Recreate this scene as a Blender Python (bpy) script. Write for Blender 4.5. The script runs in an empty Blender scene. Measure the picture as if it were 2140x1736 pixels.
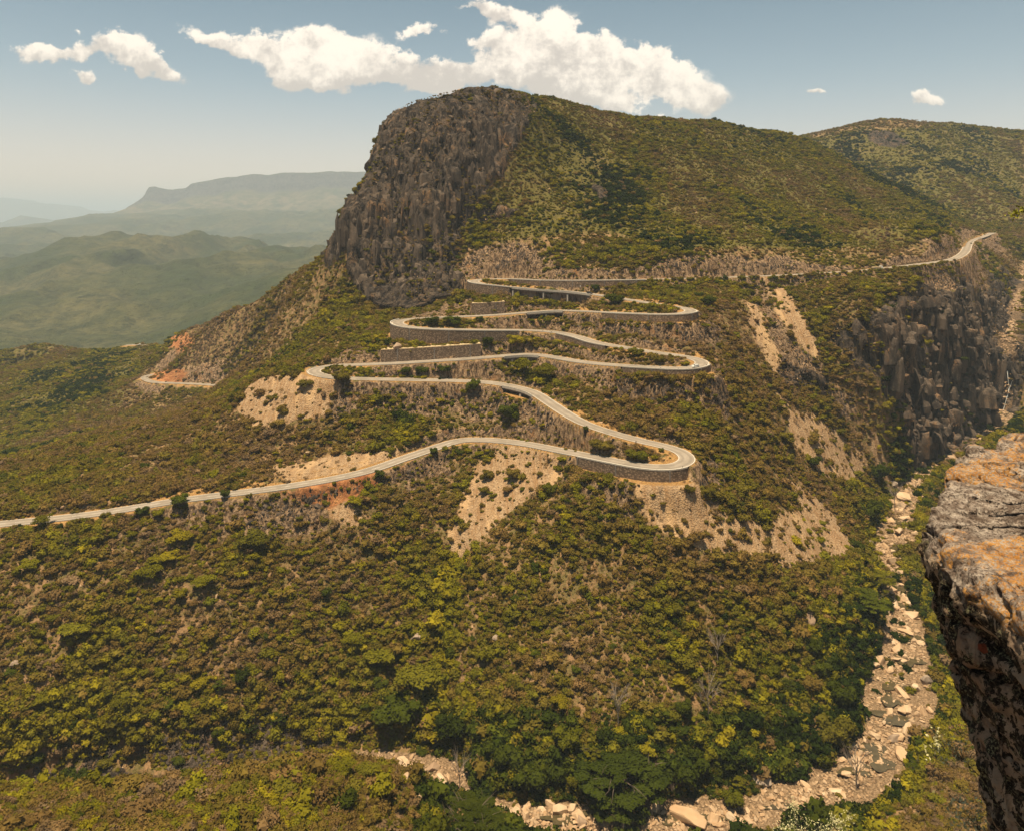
import bpy, bmesh, math, random
import numpy as np
from mathutils import Vector, Matrix, Euler
from mathutils.kdtree import KDTree

R = math.radians
random.seed(7)
rng = np.random.default_rng(11)
sc = bpy.context.scene
col = sc.collection

# ------------------------------------------------------------------ camera, sky, sun, exposure
# The survey of the place was taken in the units of a 2140 x 1736 picture: focal length 1528, horizon on line 460.
FL, CX, HY = 1528.0, 1070.0, 460.0
cam = bpy.data.cameras.new('camera'); cam_o = bpy.data.objects.new('camera', cam); col.objects.link(cam_o)
cam_o.location = (0, 0, 0); cam_o.rotation_euler = (R(90), 0, 0)
cam.sensor_width = 36.0; cam.lens = 36.0 * FL / 2140.0
cam.shift_y = -(868.0 - HY) / 2140.0
cam.clip_start = 0.5; cam.clip_end = 200000.0
sc.camera = cam_o

SUN_DIR = Vector((-0.12, -0.14, 0.98)).normalized()          # towards the sun
sun_el = math.asin(SUN_DIR.z); sun_az = math.atan2(SUN_DIR.x, SUN_DIR.y)
sun = bpy.data.lights.new('sun', 'SUN'); sun_o = bpy.data.objects.new('sun', sun); col.objects.link(sun_o)
sun.energy = 5.0; sun.angle = R(0.5); sun.color = (1.0, 0.835, 0.58)
sun_o.rotation_euler = (-SUN_DIR).to_track_quat('-Z', 'Y').to_euler()

sc.view_settings.view_transform = 'Standard'
sc.view_settings.look = 'None'
sc.view_settings.exposure = 0.85
sc.view_settings.gamma = 1.0
sc.view_settings.use_curve_mapping = False

world = bpy.data.worlds.new('World'); sc.world = world; world.use_nodes = True

def build_world():
    nt = world.node_tree; N = nt.nodes; L = nt.links; N.clear()
    out = N.new('ShaderNodeOutputWorld'); bg = N.new('ShaderNodeBackground')
    sky = N.new('ShaderNodeTexSky'); sky.sky_type = 'NISHITA'; sky.sun_disc = False
    sky.sun_elevation = sun_el; sky.sun_rotation = sun_az
    sky.altitude = 1600; sky.air_density = 1.0; sky.dust_density = 2.5; sky.ozone_density = 1.0
    def M(op, a, b=None, c=None, clamp=False):
        n = N.new('ShaderNodeMath'); n.operation = op; n.use_clamp = clamp
        for i, v in enumerate((a, b, c)):
            if v is None: continue
            if isinstance(v, (int, float)): n.inputs[i].default_value = v
            else: L.new(v, n.inputs[i])
        return n.outputs[0]
    def RAMP(v, a, b, c=0.0, d=1.0, smooth=True):
        n = N.new('ShaderNodeMapRange'); n.interpolation_type = 'SMOOTHSTEP' if smooth else 'LINEAR'
        L.new(v, n.inputs[0]); n.inputs[1].default_value = a; n.inputs[2].default_value = b
        n.inputs[3].default_value = c; n.inputs[4].default_value = d
        return n.outputs[0]
    def MIX(f, a, b, mode='MIX'):
        n = N.new('ShaderNodeMix'); n.data_type = 'RGBA'; n.blend_type = mode
        if isinstance(f, (int, float)): n.inputs[0].default_value = f
        else: L.new(f, n.inputs[0])
        for k, v in ((6, a), (7, b)):
            if isinstance(v, tuple): n.inputs[k].default_value = (*v, 1)
            else: L.new(v, n.inputs[k])
        return n.outputs[2]
    tc = N.new('ShaderNodeTexCoord'); sep = N.new('ShaderNodeSeparateXYZ'); L.new(tc.outputs['Generated'], sep.inputs[0])
    x, y, z = sep.outputs
    # dusty air: the low sky turns pale and warm, all round the horizon
    low = RAMP(z, 0.20, 0.02); mid = RAMP(z, 0.42, 0.10)
    tint = MIX(low, MIX(mid, (0.42, 0.50, 0.40), (0.78, 0.68, 0.53)), (1.16, 0.72, 0.52))
    base = MIX(1.0, sky.outputs[0], tint, 'MULTIPLY')
    # clouds: compass bearing and slope of the direction of view, fixed to the world
    ysafe = M('MAXIMUM', y, 0.05)
    u = M('DIVIDE', x, ysafe); v = M('DIVIDE', z, ysafe)
    cmb = N.new('ShaderNodeCombineXYZ'); L.new(u, cmb.inputs[0]); L.new(v, cmb.inputs[1])
    def NOISE(scale, detail, rough, offs, dist=0.0, sx=1.0, sy=1.0):
        mp = N.new('ShaderNodeMapping'); L.new(cmb.outputs[0], mp.inputs[0]); mp.inputs['Location'].default_value = offs
        mp.inputs['Scale'].default_value = (sx, sy, 1)
        n = N.new('ShaderNodeTexNoise'); L.new(mp.outputs[0], n.inputs['Vector'])
        n.inputs['Scale'].default_value = scale; n.inputs['Detail'].default_value = detail
        n.inputs['Roughness'].default_value = rough; n.inputs['Distortion'].default_value = dist
        return n.outputs[0]
    n_edge = NOISE(9, 8, 0.62, (3.1, 0.7, 0), 0.0, 1.0, 1.5)
    n_soft = NOISE(38, 8, 0.68, (0, 4.2, 0), 0.0)
    n_big = NOISE(7, 3, 0.5, (7, 1.2, 0), 0.0, 1.0, 1.6)
    # (px, py, rx, ry, slant) of every puff, in survey units
    puffs = CLOUDS
    w1 = NOISE(14, 5, 0.6, (11, 3, 0)); w2 = NOISE(14, 5, 0.6, (2, 9, 0))
    uw = M('MULTIPLY_ADD', M('SUBTRACT', w1, 0.5), 0.085, u); vw = M('MULTIPLY_ADD', M('SUBTRACT', w2, 0.5), 0.055, v)
    field = None; fieldT = None
    for (px, py, rx, ry, sl, wgt) in puffs:
        du = M('SUBTRACT', uw, (px - CX) / FL); dv = M('SUBTRACT', vw, (HY - py) / FL)
        dv2 = M('MULTIPLY_ADD', du, sl, dv)
        a = M('DIVIDE', du, rx / FL); b = M('DIVIDE', dv2, ry / FL)
        d = M('ADD', M('MULTIPLY', a, a), M('MULTIPLY', b, b))
        g = M('MULTIPLY', M('POWER', 2.718, M('MULTIPLY', d, -1.1)), wgt)
        field = g if field is None else M('ADD', field, g)
        t = M('MULTIPLY', g, b)
        fieldT = t if fieldT is None else M('ADD', fieldT, t)
    nn = M('MULTIPLY_ADD', n_edge, 3.6, M('MULTIPLY_ADD', n_soft, 1.5, -2.62))
    dens = M('ADD', M('MINIMUM', field, 1.25), M('MULTIPLY', nn, 1.0))
    mask = M('MULTIPLY', RAMP(dens, 0.24, 0.62), RAMP(field, 0.10, 0.40))
    # lit tops, greyer bases and billow shading
    rel = M('DIVIDE', fieldT, M('MAXIMUM', field, 0.05))
    sh = M('ADD', M('MULTIPLY', rel, 0.75), M('MULTIPLY', M('SUBTRACT', n_soft, 0.5), 3.8))
    sh = M('ADD', sh, M('MULTIPLY', M('SUBTRACT', n_big, 0.5), 3.0))
    lit = RAMP(sh, -0.75, 0.55)
    ccol = MIX(lit, (0.56, 0.49, 0.43), (1.0, 0.88, 0.74))
    bgs = N.new('ShaderNodeVectorMath'); bgs.operation = 'SCALE'; L.new(ccol, bgs.inputs[0]); bgs.inputs[3].default_value = 0.74 / SKY_STRENGTH
    front = M('GREATER_THAN', y, 0.06)
    mask = M('MULTIPLY', M('MULTIPLY', mask, front), 0.97)
    fin = MIX(mask, base, bgs.outputs[0])
    L.new(fin, bg.inputs[0]); bg.inputs[1].default_value = SKY_STRENGTH
    L.new(bg.outputs[0], out.inputs[0])
SKY_STRENGTH = 0.115
CLOUDS = [
    (85, 103, 62, 20, 0.0, 1.1), (160, 112, 75, 22, 0.0, 1.0), (255, 98, 75, 26, 0.25, 1.2), (340, 132, 50, 26, 0.35, 1.1),
    (272, 142, 42, 20, 0.1, 1.0), (172, 155, 30, 14, 0, 1.0),
    (440, 82, 55, 22, 0.25, 1.1), (520, 82, 60, 34, 0.1, 1.2), (600, 125, 90, 40, 0.2, 1.3), (690, 110, 70, 40, 0.2, 1.2),
    (720, 150, 100, 36, 0.1, 1.3), (830, 130, 100, 36, 0.25, 1.2), (930, 148, 80, 28, 0.2, 1.1), (860, 165, 90, 22, 0.1, 1.0),
    (640, 165, 50, 20, 0, 0.8),
    (890, 68, 50, 12, 0.0, 0.85), (1020, 20, 60, 24, 0.2, 1.1), (1020, 90, 70, 24, 0.1, 1.1),
    (1150, 60, 70, 36, 0.1, 1.2), (1210, 110, 90, 50, 0.2, 1.3), (1320, 125, 90, 36, 0.2, 1.2), (1400, 150, 70, 36, 0.35, 1.3),
    (1110, 165, 90, 36, 0.1, 1.2), (1230, 195, 90, 30, 0.2, 1.2), (1300, 215, 60, 22, 0.1, 1.0), (1450, 200, 60, 30, 0.2, 1.2),
    (1340, 175, 60, 30, 0.1, 1.0), (1060, 135, 60, 30, 0, 1.0),
    (1715, 189, 40, 7, 0, 0.7), (1948, 208, 22, 12, 0, 1.0), (1370, 238, 30, 8, 0, 0.7), (150, 70, 25, 8, 0.2, 0.62),
]
build_world()

# ------------------------------------------------------------------ helpers
def W(px, py, Y):
    return ((px - CX) / FL * Y, Y, -(py - HY) / FL * Y)
def WZ(px, py, Z):
    return W(px, py, -Z * FL / (py - HY))
def to_px(P):
    Y = np.maximum(P[..., 1], 1.0)
    return CX + FL * P[..., 0] / Y, HY - FL * P[..., 2] / Y
def sstep(a, b, x):
    t = np.clip((x - a) / (b - a), 0, 1)
    return t * t * (3 - 2 * t)
def _h(i, j, k, seed):
    n = (i.astype(np.int64) * 374761393 + j.astype(np.int64) * 668265263 + k.astype(np.int64) * 2147483647 + seed * 974634777) & 0xffffffff
    n = ((n ^ (n >> 13)) * 1274126177) & 0xffffffff
    n = n ^ (n >> 16)
    return (n & 0xffffff) / float(0xffffff)
def vnoise(x, y, z, seed=0):
    xi, yi, zi = np.floor(x), np.floor(y), np.floor(z)
    fx, fy, fz = x - xi, y - yi, z - zi
    fx = fx * fx * (3 - 2 * fx); fy = fy * fy * (3 - 2 * fy); fz = fz * fz * (3 - 2 * fz)
    xi = xi.astype(np.int64); yi = yi.astype(np.int64); zi = zi.astype(np.int64)
    r = 0
    for a in (0, 1):
        for b in (0, 1):
            for c in (0, 1):
                w = (fx if a else 1 - fx) * (fy if b else 1 - fy) * (fz if c else 1 - fz)
                r = r + w * _h(xi + a, yi + b, zi + c, seed)
    return r * 2 - 1
def fbm(x, y, z=None, oct=4, seed=0, gain=0.5):
    if z is None: z = np.zeros_like(x)
    s, a, t = 0, 1.0, 0.0
    for o in range(oct):
        s = s + a * vnoise(x * 2 ** o + 17.3 * o, y * 2 ** o - 9.1 * o, z * 2 ** o, seed + o); t += a; a *= gain
    return s / t
def in_poly(px, py, poly):
    c = np.zeros(px.shape, bool); n = len(poly)
    for i in range(n):
        x1, y1 = poly[i]; x2, y2 = poly[(i + 1) % n]
        if y1 == y2: continue
        c ^= ((y1 > py) != (y2 > py)) & (px < (x2 - x1) * (py - y1) / (y2 - y1) + x1)
    return c
def mesh_obj(name, V, F, mat=None, parent=None, smooth=False, link=True):
    me = bpy.data.meshes.new(name)
    V = np.asarray(V, dtype=np.float32); 
    if isinstance(F, np.ndarray):
        nf, k = F.shape
        me.vertices.add(len(V)); me.vertices.foreach_set('co', V.ravel())
        me.loops.add(nf * k); me.polygons.add(nf)
        me.loops.foreach_set('vertex_index', F.astype(np.int32).ravel())
        me.polygons.foreach_set('loop_start', np.arange(0, nf * k, k, dtype=np.int32))
        me.update(calc_edges=True)
    else:
        me.from_pydata([tuple(map(float, v)) for v in V], [], F)
    if smooth: me.polygons.foreach_set('use_smooth', np.ones(len(me.polygons), bool))
    me.update()
    if mat is not None:
        for m in (mat if isinstance(mat, (list, tuple)) else [mat]): me.materials.append(m)
    o = bpy.data.objects.new(name, me)
    if link: col.objects.link(o)
    if parent is not None: o.parent = parent
    return o
def tag(o, label=None, cat=None, group=None, kind=None):
    if label: o['label'] = label
    if cat: o['category'] = cat
    if group: o['group'] = group
    if kind: o['kind'] = kind
    return o
def empty(name, loc=(0, 0, 0), rz=0.0):
    o = bpy.data.objects.new(name, None); col.objects.link(o); o.location = loc; o.rotation_euler = (0, 0, rz); return o

# ------------------------------------------------------------------ materials
class NT:
    def __init__(s, name):
        s.m = bpy.data.materials.new(name); s.m.use_nodes = True
        s.N = s.m.node_tree.nodes; s.L = s.m.node_tree.links
        s.b = s.N['Principled BSDF']; s.b.inputs['Roughness'].default_value = 0.92
        s.b.inputs['Specular IOR Level'].default_value = 0.15
        s.tc = s.N.new('ShaderNodeTexCoord')
    def val(s, x, inp):
        if isinstance(x, (int, float)): inp.default_value = x
        elif isinstance(x, tuple): inp.default_value = (*x, 1) if len(inp.default_value) == 4 else x
        else: s.L.new(x, inp)
    def math(s, op, a, b=None, clamp=False):
        n = s.N.new('ShaderNodeMath'); n.operation = op; n.use_clamp = clamp
        s.val(a, n.inputs[0])
        if b is not None: s.val(b, n.inputs[1])
        return n.outputs[0]
    def ramp(s, v, a, b, c=0.0, d=1.0):
        n = s.N.new('ShaderNodeMapRange'); n.interpolation_type = 'SMOOTHSTEP'
        s.L.new(v, n.inputs[0]); n.inputs[1].default_value = a; n.inputs[2].default_value = b
        n.inputs[3].default_value = c; n.inputs[4].default_value = d
        return n.outputs[0]
    def mix(s, f, a, b, mode='MIX'):
        n = s.N.new('ShaderNodeMix'); n.data_type = 'RGBA'; n.blend_type = mode
        s.val(f, n.inputs[0]); s.val(a, n.inputs[6]); s.val(b, n.inputs[7])
        return n.outputs[2]
    def noise(s, scale, detail=4, rough=0.55, stretch=(1, 1, 1), dist=0.0, coord='Object', loc=(0, 0, 0)):
        mp = s.N.new('ShaderNodeMapping'); s.L.new(s.tc.outputs[coord], mp.inputs[0]); mp.inputs['Scale'].default_value = stretch
        mp.inputs['Location'].default_value = loc
        n = s.N.new('ShaderNodeTexNoise'); s.L.new(mp.outputs[0], n.inputs['Vector'])
        n.inputs['Scale'].default_value = scale; n.inputs['Detail'].default_value = detail
        n.inputs['Roughness'].default_value = rough; n.inputs['Distortion'].default_value = dist
        return n.outputs[0]
    def voro(s, scale, stretch=(1, 1, 1), feature='F1', out='Distance', rand=1.0):
        mp = s.N.new('ShaderNodeMapping'); s.L.new(s.tc.outputs['Object'], mp.inputs[0]); mp.inputs['Scale'].default_value = stretch
        n = s.N.new('ShaderNodeTexVoronoi'); n.feature = feature; s.L.new(mp.outputs[0], n.inputs['Vector'])
        n.inputs['Scale'].default_value = scale; n.inputs['Randomness'].default_value = rand
        return n.outputs[out]
    def attr(s, name, out='Fac', typ='GEOMETRY'):
        n = s.N.new('ShaderNodeAttribute'); n.attribute_name = name; n.attribute_type = typ
        return n.outputs[out]
    def bump(s, h, strength=0.5, dist=1.0, prev=None):
        n = s.N.new('ShaderNodeBump'); n.inputs['Strength'].default_value = strength; n.inputs['Distance'].default_value = dist
        s.L.new(h, n.inputs['Height'])
        if prev is not None: s.L.new(prev, n.inputs['Normal'])
        return n.outputs[0]
    def done(s, color, normal=None, rough=None):
        s.val(color, s.b.inputs['Base Color'])
        if normal is not None: s.L.new(normal, s.b.inputs['Normal'])
        if rough is not None: s.val(rough, s.b.inputs['Roughness'])
        return s.m
def C(*a):   # sRGB 0-255 -> linear
    return tuple(((v / 255) / 12.92 if v <= 10 else (((v / 255) + 0.055) / 1.055) ** 2.4) for v in a)

def mat_terrain():
    s = NT('hillside_ground')
    n1 = s.noise(0.035, 5, 0.6); n2 = s.noise(0.22, 5, 0.65); n3 = s.noise(1.1, 4, 0.7)
    soil = s.mix(s.ramp(n2, 0.35, 0.65), (0.135, 0.080, 0.036), (0.26, 0.155, 0.075))
    shrub = s.mix(s.ramp(n3, 0.35, 0.65), (0.075, 0.065, 0.018), (0.17, 0.125, 0.045))
    base = s.mix(s.ramp(n2, 0.38, 0.60), shrub, soil)
    gfine = s.noise(0.35, 4, 0.7, loc=(5, 2, 0))
    green = s.mix(s.ramp(gfine, 0.35, 0.65), (0.066, 0.060, 0.011), (0.120, 0.098, 0.021))
    base = s.mix(s.math('MULTIPLY', s.attr('green'), s.ramp(n1, 0.25, 0.6, 0.55, 1.0)), base, green)
    # loose scree
    v = s.voro(1.1); v2 = s.voro(0.45)
    sc1 = s.mix(s.ramp(n2, 0.3, 0.7), (0.30, 0.185, 0.095), (0.42, 0.29, 0.17))
    sc1 = s.mix(s.ramp(n3, 0.48, 0.60), sc1, (0.20, 0.125, 0.07))
    stk = s.noise(0.5, 5, 0.7, (1.0, 0.14, 0.14), 0.5); stk2 = s.noise(0.09, 4, 0.6, (1.0, 0.3, 0.3), 0.5, loc=(3, 0, 0))
    sc1 = s.mix(s.ramp(stk, 0.46, 0.62, 0, .75), sc1, (0.24, 0.13, 0.055)); sc1 = s.mix(s.ramp(stk2, 0.5, 0.66, 0, .8), sc1, (0.48, 0.31, 0.16))
    sc1 = s.mix(s.ramp(v, 0.0, 0.25, 0.55, 0.0), sc1, (0.50, 0.40, 0.29))
    base = s.mix(s.ramp(s.math('ADD', s.attr('scree'), s.math('MULTIPLY', s.math('SUBTRACT', s.math('MULTIPLY', s.math('ADD', n2, stk2), 0.5), 0.5), 1.5)), 0.38, 0.58), base, sc1)
    # blasted road cuts: slanting light and dark ribs
    rib = s.noise(0.55, 5, 0.7, (1.0, 1.0, 0.28), 0.6)
    rib2 = s.noise(0.12, 4, 0.6)
    ct = s.mix(s.ramp(rib, 0.38, 0.62), (0.075, 0.045, 0.026), (0.38, 0.25, 0.145))
    ct = s.mix(s.ramp(rib2, 0.55, 0.75), ct, (0.30, 0.15, 0.06))
    base = s.mix(s.ramp(s.math('ADD', s.attr('cut'), s.math('MULTIPLY', s.math('SUBTRACT', n2, 0.5), 1.0)), 0.35, 0.6), base, ct)
    # dry grass and earth along the verges
    gold = s.mix(s.ramp(n3, 0.35, 0.7), (0.20, 0.10, 0.035), (0.42, 0.25, 0.09))
    base = s.mix(s.ramp(s.math('ADD', s.attr('gold'), s.math('MULTIPLY', s.math('SUBTRACT', n2, 0.5), 1.0)), 0.4, 0.7), base, gold)
    red = s.mix(s.ramp(n2, 0.35, 0.7), (0.24, 0.085, 0.030), (0.42, 0.20, 0.08))
    base = s.mix(s.ramp(s.math('ADD', s.attr('red'), s.math('MULTIPLY', s.math('SUBTRACT', n2, 0.5), 1.0)), 0.4, 0.7), base, red)
    # the big cliff and the gorge walls
    st = s.noise(0.16, 6, 0.68, (1.0, 1.0, 0.13), 0.4)
    st2 = s.noise(0.06, 5, 0.6, (1, 1, 0.5))
    crack = s.noise(0.34, 3, 0.6, (1, 1, 0.10), 0.3, loc=(9, 3, 0))
    rk = s.mix(s.ramp(st, 0.36, 0.64), (0.024, 0.018, 0.015), (0.130, 0.094, 0.066))
    rk = s.mix(s.math('MULTIPLY', s.ramp(st2, 0.52, 0.72), s.ramp(n2, 0.35, 0.6)), rk, (0.27, 0.15, 0.065))
    rk = s.mix(s.ramp(crack, 0.38, 0.46, 0.9, 0.0), rk, (0.016, 0.012, 0.010))
    rk = s.mix(s.ramp(n3, 0.60, 0.72, 0.0, 0.5), rk, (0.22, 0.165, 0.11))
    base = s.mix(s.ramp(s.math('ADD', s.attr('cliff'), s.math('MULTIPLY', s.math('SUBTRACT', n2, 0.5), 0.9)), 0.4, 0.6), base, rk)
    bed = s.mix(s.ramp(n3, 0.35, 0.65), (0.10, 0.062, 0.033), (0.27, 0.18, 0.105))
    base = s.mix(s.ramp(s.math('ADD', s.attr('bed'), s.math('MULTIPLY', s.math('SUBTRACT', n2, 0.5), 0.8)), 0.4, 0.6), base, bed)
    b1 = s.bump(n3, 0.7, 1.2)
    b2 = s.bump(s.math('MULTIPLY', rib, s.math('MAXIMUM', s.attr('cut'), 0.0)), 1.0, 4.0, b1)
    b3 = s.bump(s.math('MULTIPLY', s.math('ADD', st, s.math('MULTIPLY', crack, 0.6)), s.attr('cliff')), 1.0, 9.0, b2)
    b4 = s.bump(s.math('MULTIPLY', s.math('ADD', s.math('MULTIPLY', v, .4), stk), s.attr('scree')), 0.8, 1.2, b3)
    return s.done(base, b4)

# ------------------------------------------------------------------ roads (survey line + height of every stretch)
RAW = [(2075,487,-19),(2051,496,-24),(2028,505,-28),(2017,526,-33.5),(2000,538.6,-37),(1978,545,-39),(1933,551,-40.2),(1840,562,-43),
 (1765,568,-45),(1625,576,-48),(1450,582,-49.5),(1282,585.6,-50.6),(1147,586,-51.2),(1067,583,-51.6),(1007,584.2,-52.2),(989,588,-52.8),
 (1001,592.5,-53.4),(1030,596,-54.5),(1070,600,-56),(1106,603.6,-57.2),(1183,608.8,-59),(1243,615.6,-60.5),(1327,628.8,-62),(1399,639.7,-63.2),(1433,644.4,-63.8),
 (1446,649,-64.4),(1433,654.8,-65),(1387,657,-66),(1291,654,-68),(1219,650.5,-69.5),(1162,649.2,-70.5),(1111,652.4,-71.5),(1063,656.5,-72.4),(1027,659,-73),
 (983,661,-74),(899,664.6,-75.3),(851,667.5,-76.3),(829,673.3,-77),(839,680.5,-77.7),(863,684.6,-78.3),(911,687.7,-79.3),(1007,689.6,-81),(1087,690,-82.3),
 (1135,691.8,-83.2),(1171,695.6,-83.8),(1210,704.5,-84.6),(1243,715.3,-85.2),(1303,726,-86.3),(1363,735.7,-87.3),(1423,744,-88.3),(1455,750,-89),
 (1471,759.7,-89.8),(1455,767,-90.6),(1423,770,-91.3),(1363,767.6,-92.4),(1267,761.6,-94.2),(1207,755,-95.3),(1159,746.5,-96.2),(1123,741.5,-97),(1094,740.5,-97.5),
 (1051,744,-98.4),(1027,746,-98.8),(959,751,-100),(887,755.6,-101.4),(815,759.7,-102.7),(719,763.3,-104.3),(676,766.5,-105.2),(652,775,-106.2),
 (664,782.5,-107),(695,788.5,-107.8),(743,791.4,-108.6),(839,793.3,-110),(935,795,-111.4),(1007,798,-112.4),(1055,804,-113.2),(1111,817.5,-114.6),(1138,834,-115.8),
 (1180,862,-117.8),(1222,885,-119.8),(1278,904,-121.8),(1334,919.5,-123.6),(1390,932,-125.3),(1418,940,-126.3),(1440,956,-127.4),(1429,968.5,-128.4),
 (1404,975.5,-129.2),(1362,975.5,-130.2),(1306,967,-131.5),(1236,953,-133),(1166,939.6,-134.5),(1110,928.4,-135.8),(1054,921,-137),(998,918,-138.2),(956,920.3,-139.2),
 (895,940,-141),(830,962,-143.2),(770,983,-145.3),(689,1001,-147.8),(593,1016.6,-150.5),(497,1029,-153),(401,1041,-155.5),(364,1046,-156.5),(252,1064.7,-159.3),
 (140,1080,-162),(0,1094,-165),(-160,1108,-168)]
RAW2 = [(560,813,-184),(509,809,-185.3),(425,803,-187),(365,800.5,-188.3),(324,799,-189.3),(305,793,-190.2),(302,788,-191),(313,784,-191.8),(340,780,-193)]
RAW3 = [(400,741,-194),(377,734.4,-195),(360,728.5,-195.6),(329,725,-196.4),(298,721,-197),(281,720,-197.5),(262,722,-198.2)]
RAW = [(a, b, c + 3.2 * min(1, max(0, (i - 56.5) / 5)) * min(1, max(0, (79 - i) / 5)) + 1.6 * min(1, max(0, (i - 83) / 4))) for i, (a, b, c) in enumerate(RAW)]
def resample(raw, step=1.0, sm=7.0):
    P = np.array([WZ(*r) for r in raw]); t = np.arange(len(P), dtype=float)
    # Catmull-Rom in plan
    out, tt = [], []
    for i in range(len(P) - 1):
        p0, p1, p2, p3 = P[max(i - 1, 0)], P[i], P[i + 1], P[min(i + 2, len(P) - 1)]
        n = max(2, int(np.linalg.norm(p2 - p1) / step))
        for k in range(n):
            a = k / n
            out.append(0.5 * ((2 * p1) + (-p0 + p2) * a + (2 * p0 - 5 * p1 + 4 * p2 - p3) * a * a + (-p0 + 3 * p1 - 3 * p2 + p3) * a ** 3)); tt.append(i + a)
    out.append(P[-1]); tt.append(len(P) - 1)
    out = np.array(out); tt = np.array(tt)
    d = np.r_[0, np.cumsum(np.linalg.norm(np.diff(out[:, :2], axis=0), axis=1))]
    s = np.arange(0, d[-1], step)
    Q = np.stack([np.interp(s, d, out[:, k]) for k in range(3)], 1); T = np.interp(s, d, tt)
    k = int(sm / step); ker = np.exp(-0.5 * (np.arange(-3 * k, 3 * k + 1) / k) ** 2); ker /= ker.sum()
    Qp = np.pad(Q, ((3 * k, 3 * k), (0, 0)), mode='reflect', reflect_type='odd')
    Q = np.stack([np.convolve(Qp[:, c], ker, 'valid') for c in range(3)], 1)
    tan = np.gradient(Q[:, :2], axis=0); tan /= np.linalg.norm(tan, axis=1)[:, None]
    return Q, T, tan
ROAD, ROAD_T, ROAD_TAN = resample(RAW, 1.0, 5.0)
ROAD2, R2T, R2TAN = resample(RAW2, 1.0, 6.0)
ROAD3, R3T, R3TAN = resample(RAW3, 1.0, 10.0)
HW = 4.7

# places where the ground stops short at the road: (t0, t1, side, lateral offset, height change, reach)
# side +1 = left of the direction of travel downhill
STEPS = [   # t0, t1, side (+1 = left going downhill), lateral offset of the edge, height change, reach, kind
    (10.6, 13.0, +1, 3.4, -5.0, 7, 'wall'), (14.6, 18.0, -1, 3.4, -8.5, 10, 'wall'), (18.0, 21.0, -1, -1.5, -11.0, 12, 'bridge'),
    (32.1, 34.0, -1, 7.2, 9.0, 9, 'wall'), (25.3, 28.3, +1, 3.4, -5.0, 6, 'wall'), (29.6, 31.3, +1, -1.0, -5.0, 6, 'bridge'),
    (36.3, 41.9, -1, 3.4, -10.0, 7, 'wall'), (61.3, 64.3, -1, 6.4, 8.6, 5, 'wall'), (44.0, 46.6, -1, 3.4, -4.0, 5, 'wall'),
    (51.2, 54.6, +1, 3.4, -4.0, 6, 'wall'), (57.6, 60.2, +1, -1.5, -9.0, 10, 'bridge'), (74.0, 75.6, -1, -0.5, -4.0, 6, 'bridge'),
    (84.2, 88.3, +1, 3.4, -6.0, 6, 'wall'),
]
RIVER_RAW = [(2150,545,-58,7),(2135,600,-84,7),(2118,660,-108,8),(2106,712,-124,9),(2102,743,-136,9),(2100,857,-188,12),(2085,892,-190,11),(2030,925,-193,9),(1990,945,-194,9),
 (1930,985,-197,10),(1893,1050,-200,11),(1880,1110,-204,10),(1845,1150,-207,9),(1868,1200,-210,10),(1892,1290,-215,13),(1890,1400,-219,14),(1872,1480,-222,13),
 (1850,1560,-225,12),(1780,1620,-227,12),(1700,1665,-228.5,10),(1600,1700,-229.5,9),(1400,1716,-231,9),(1250,1720,-232,9),(1100,1712,-233.5,9),(1000,1680,-234.5,9),(920,1638,-235.5,12),(850,1604,-236.5,13),
 (700,1605,-238,7),(450,1630,-240,6),(200,1660,-242,6),(0,1690,-244,6),(-200,1700,-246,6)]
def river_path():
    P = np.array([list(WZ(a, b, c)) + [w] for a, b, c, w in RIVER_RAW])
    d = np.r_[0, np.cumsum(np.linalg.norm(np.diff(P[:, :2], axis=0), axis=1))]
    s = np.arange(0, d[-1], 1.5)
    Q = np.stack([np.interp(s, d, P[:, k]) for k in range(4)], 1)
    k = 5; ker = np.ones(2 * k + 1) / (2 * k + 1)
    for c in (0, 1, 3):
        q = np.pad(Q[:, c], k, mode='edge'); Q[:, c] = np.convolve(q, ker, 'valid')
    Q[:, 3] *= 0.80 + 0.55 * fbm(s / 26, s * 0, None, 3, 7)
    tan = np.gradient(Q[:, :2], axis=0); tan /= np.linalg.norm(tan, axis=1)[:, None]
    return Q, tan
RIVER, RIVER_TAN = river_path()

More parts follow.
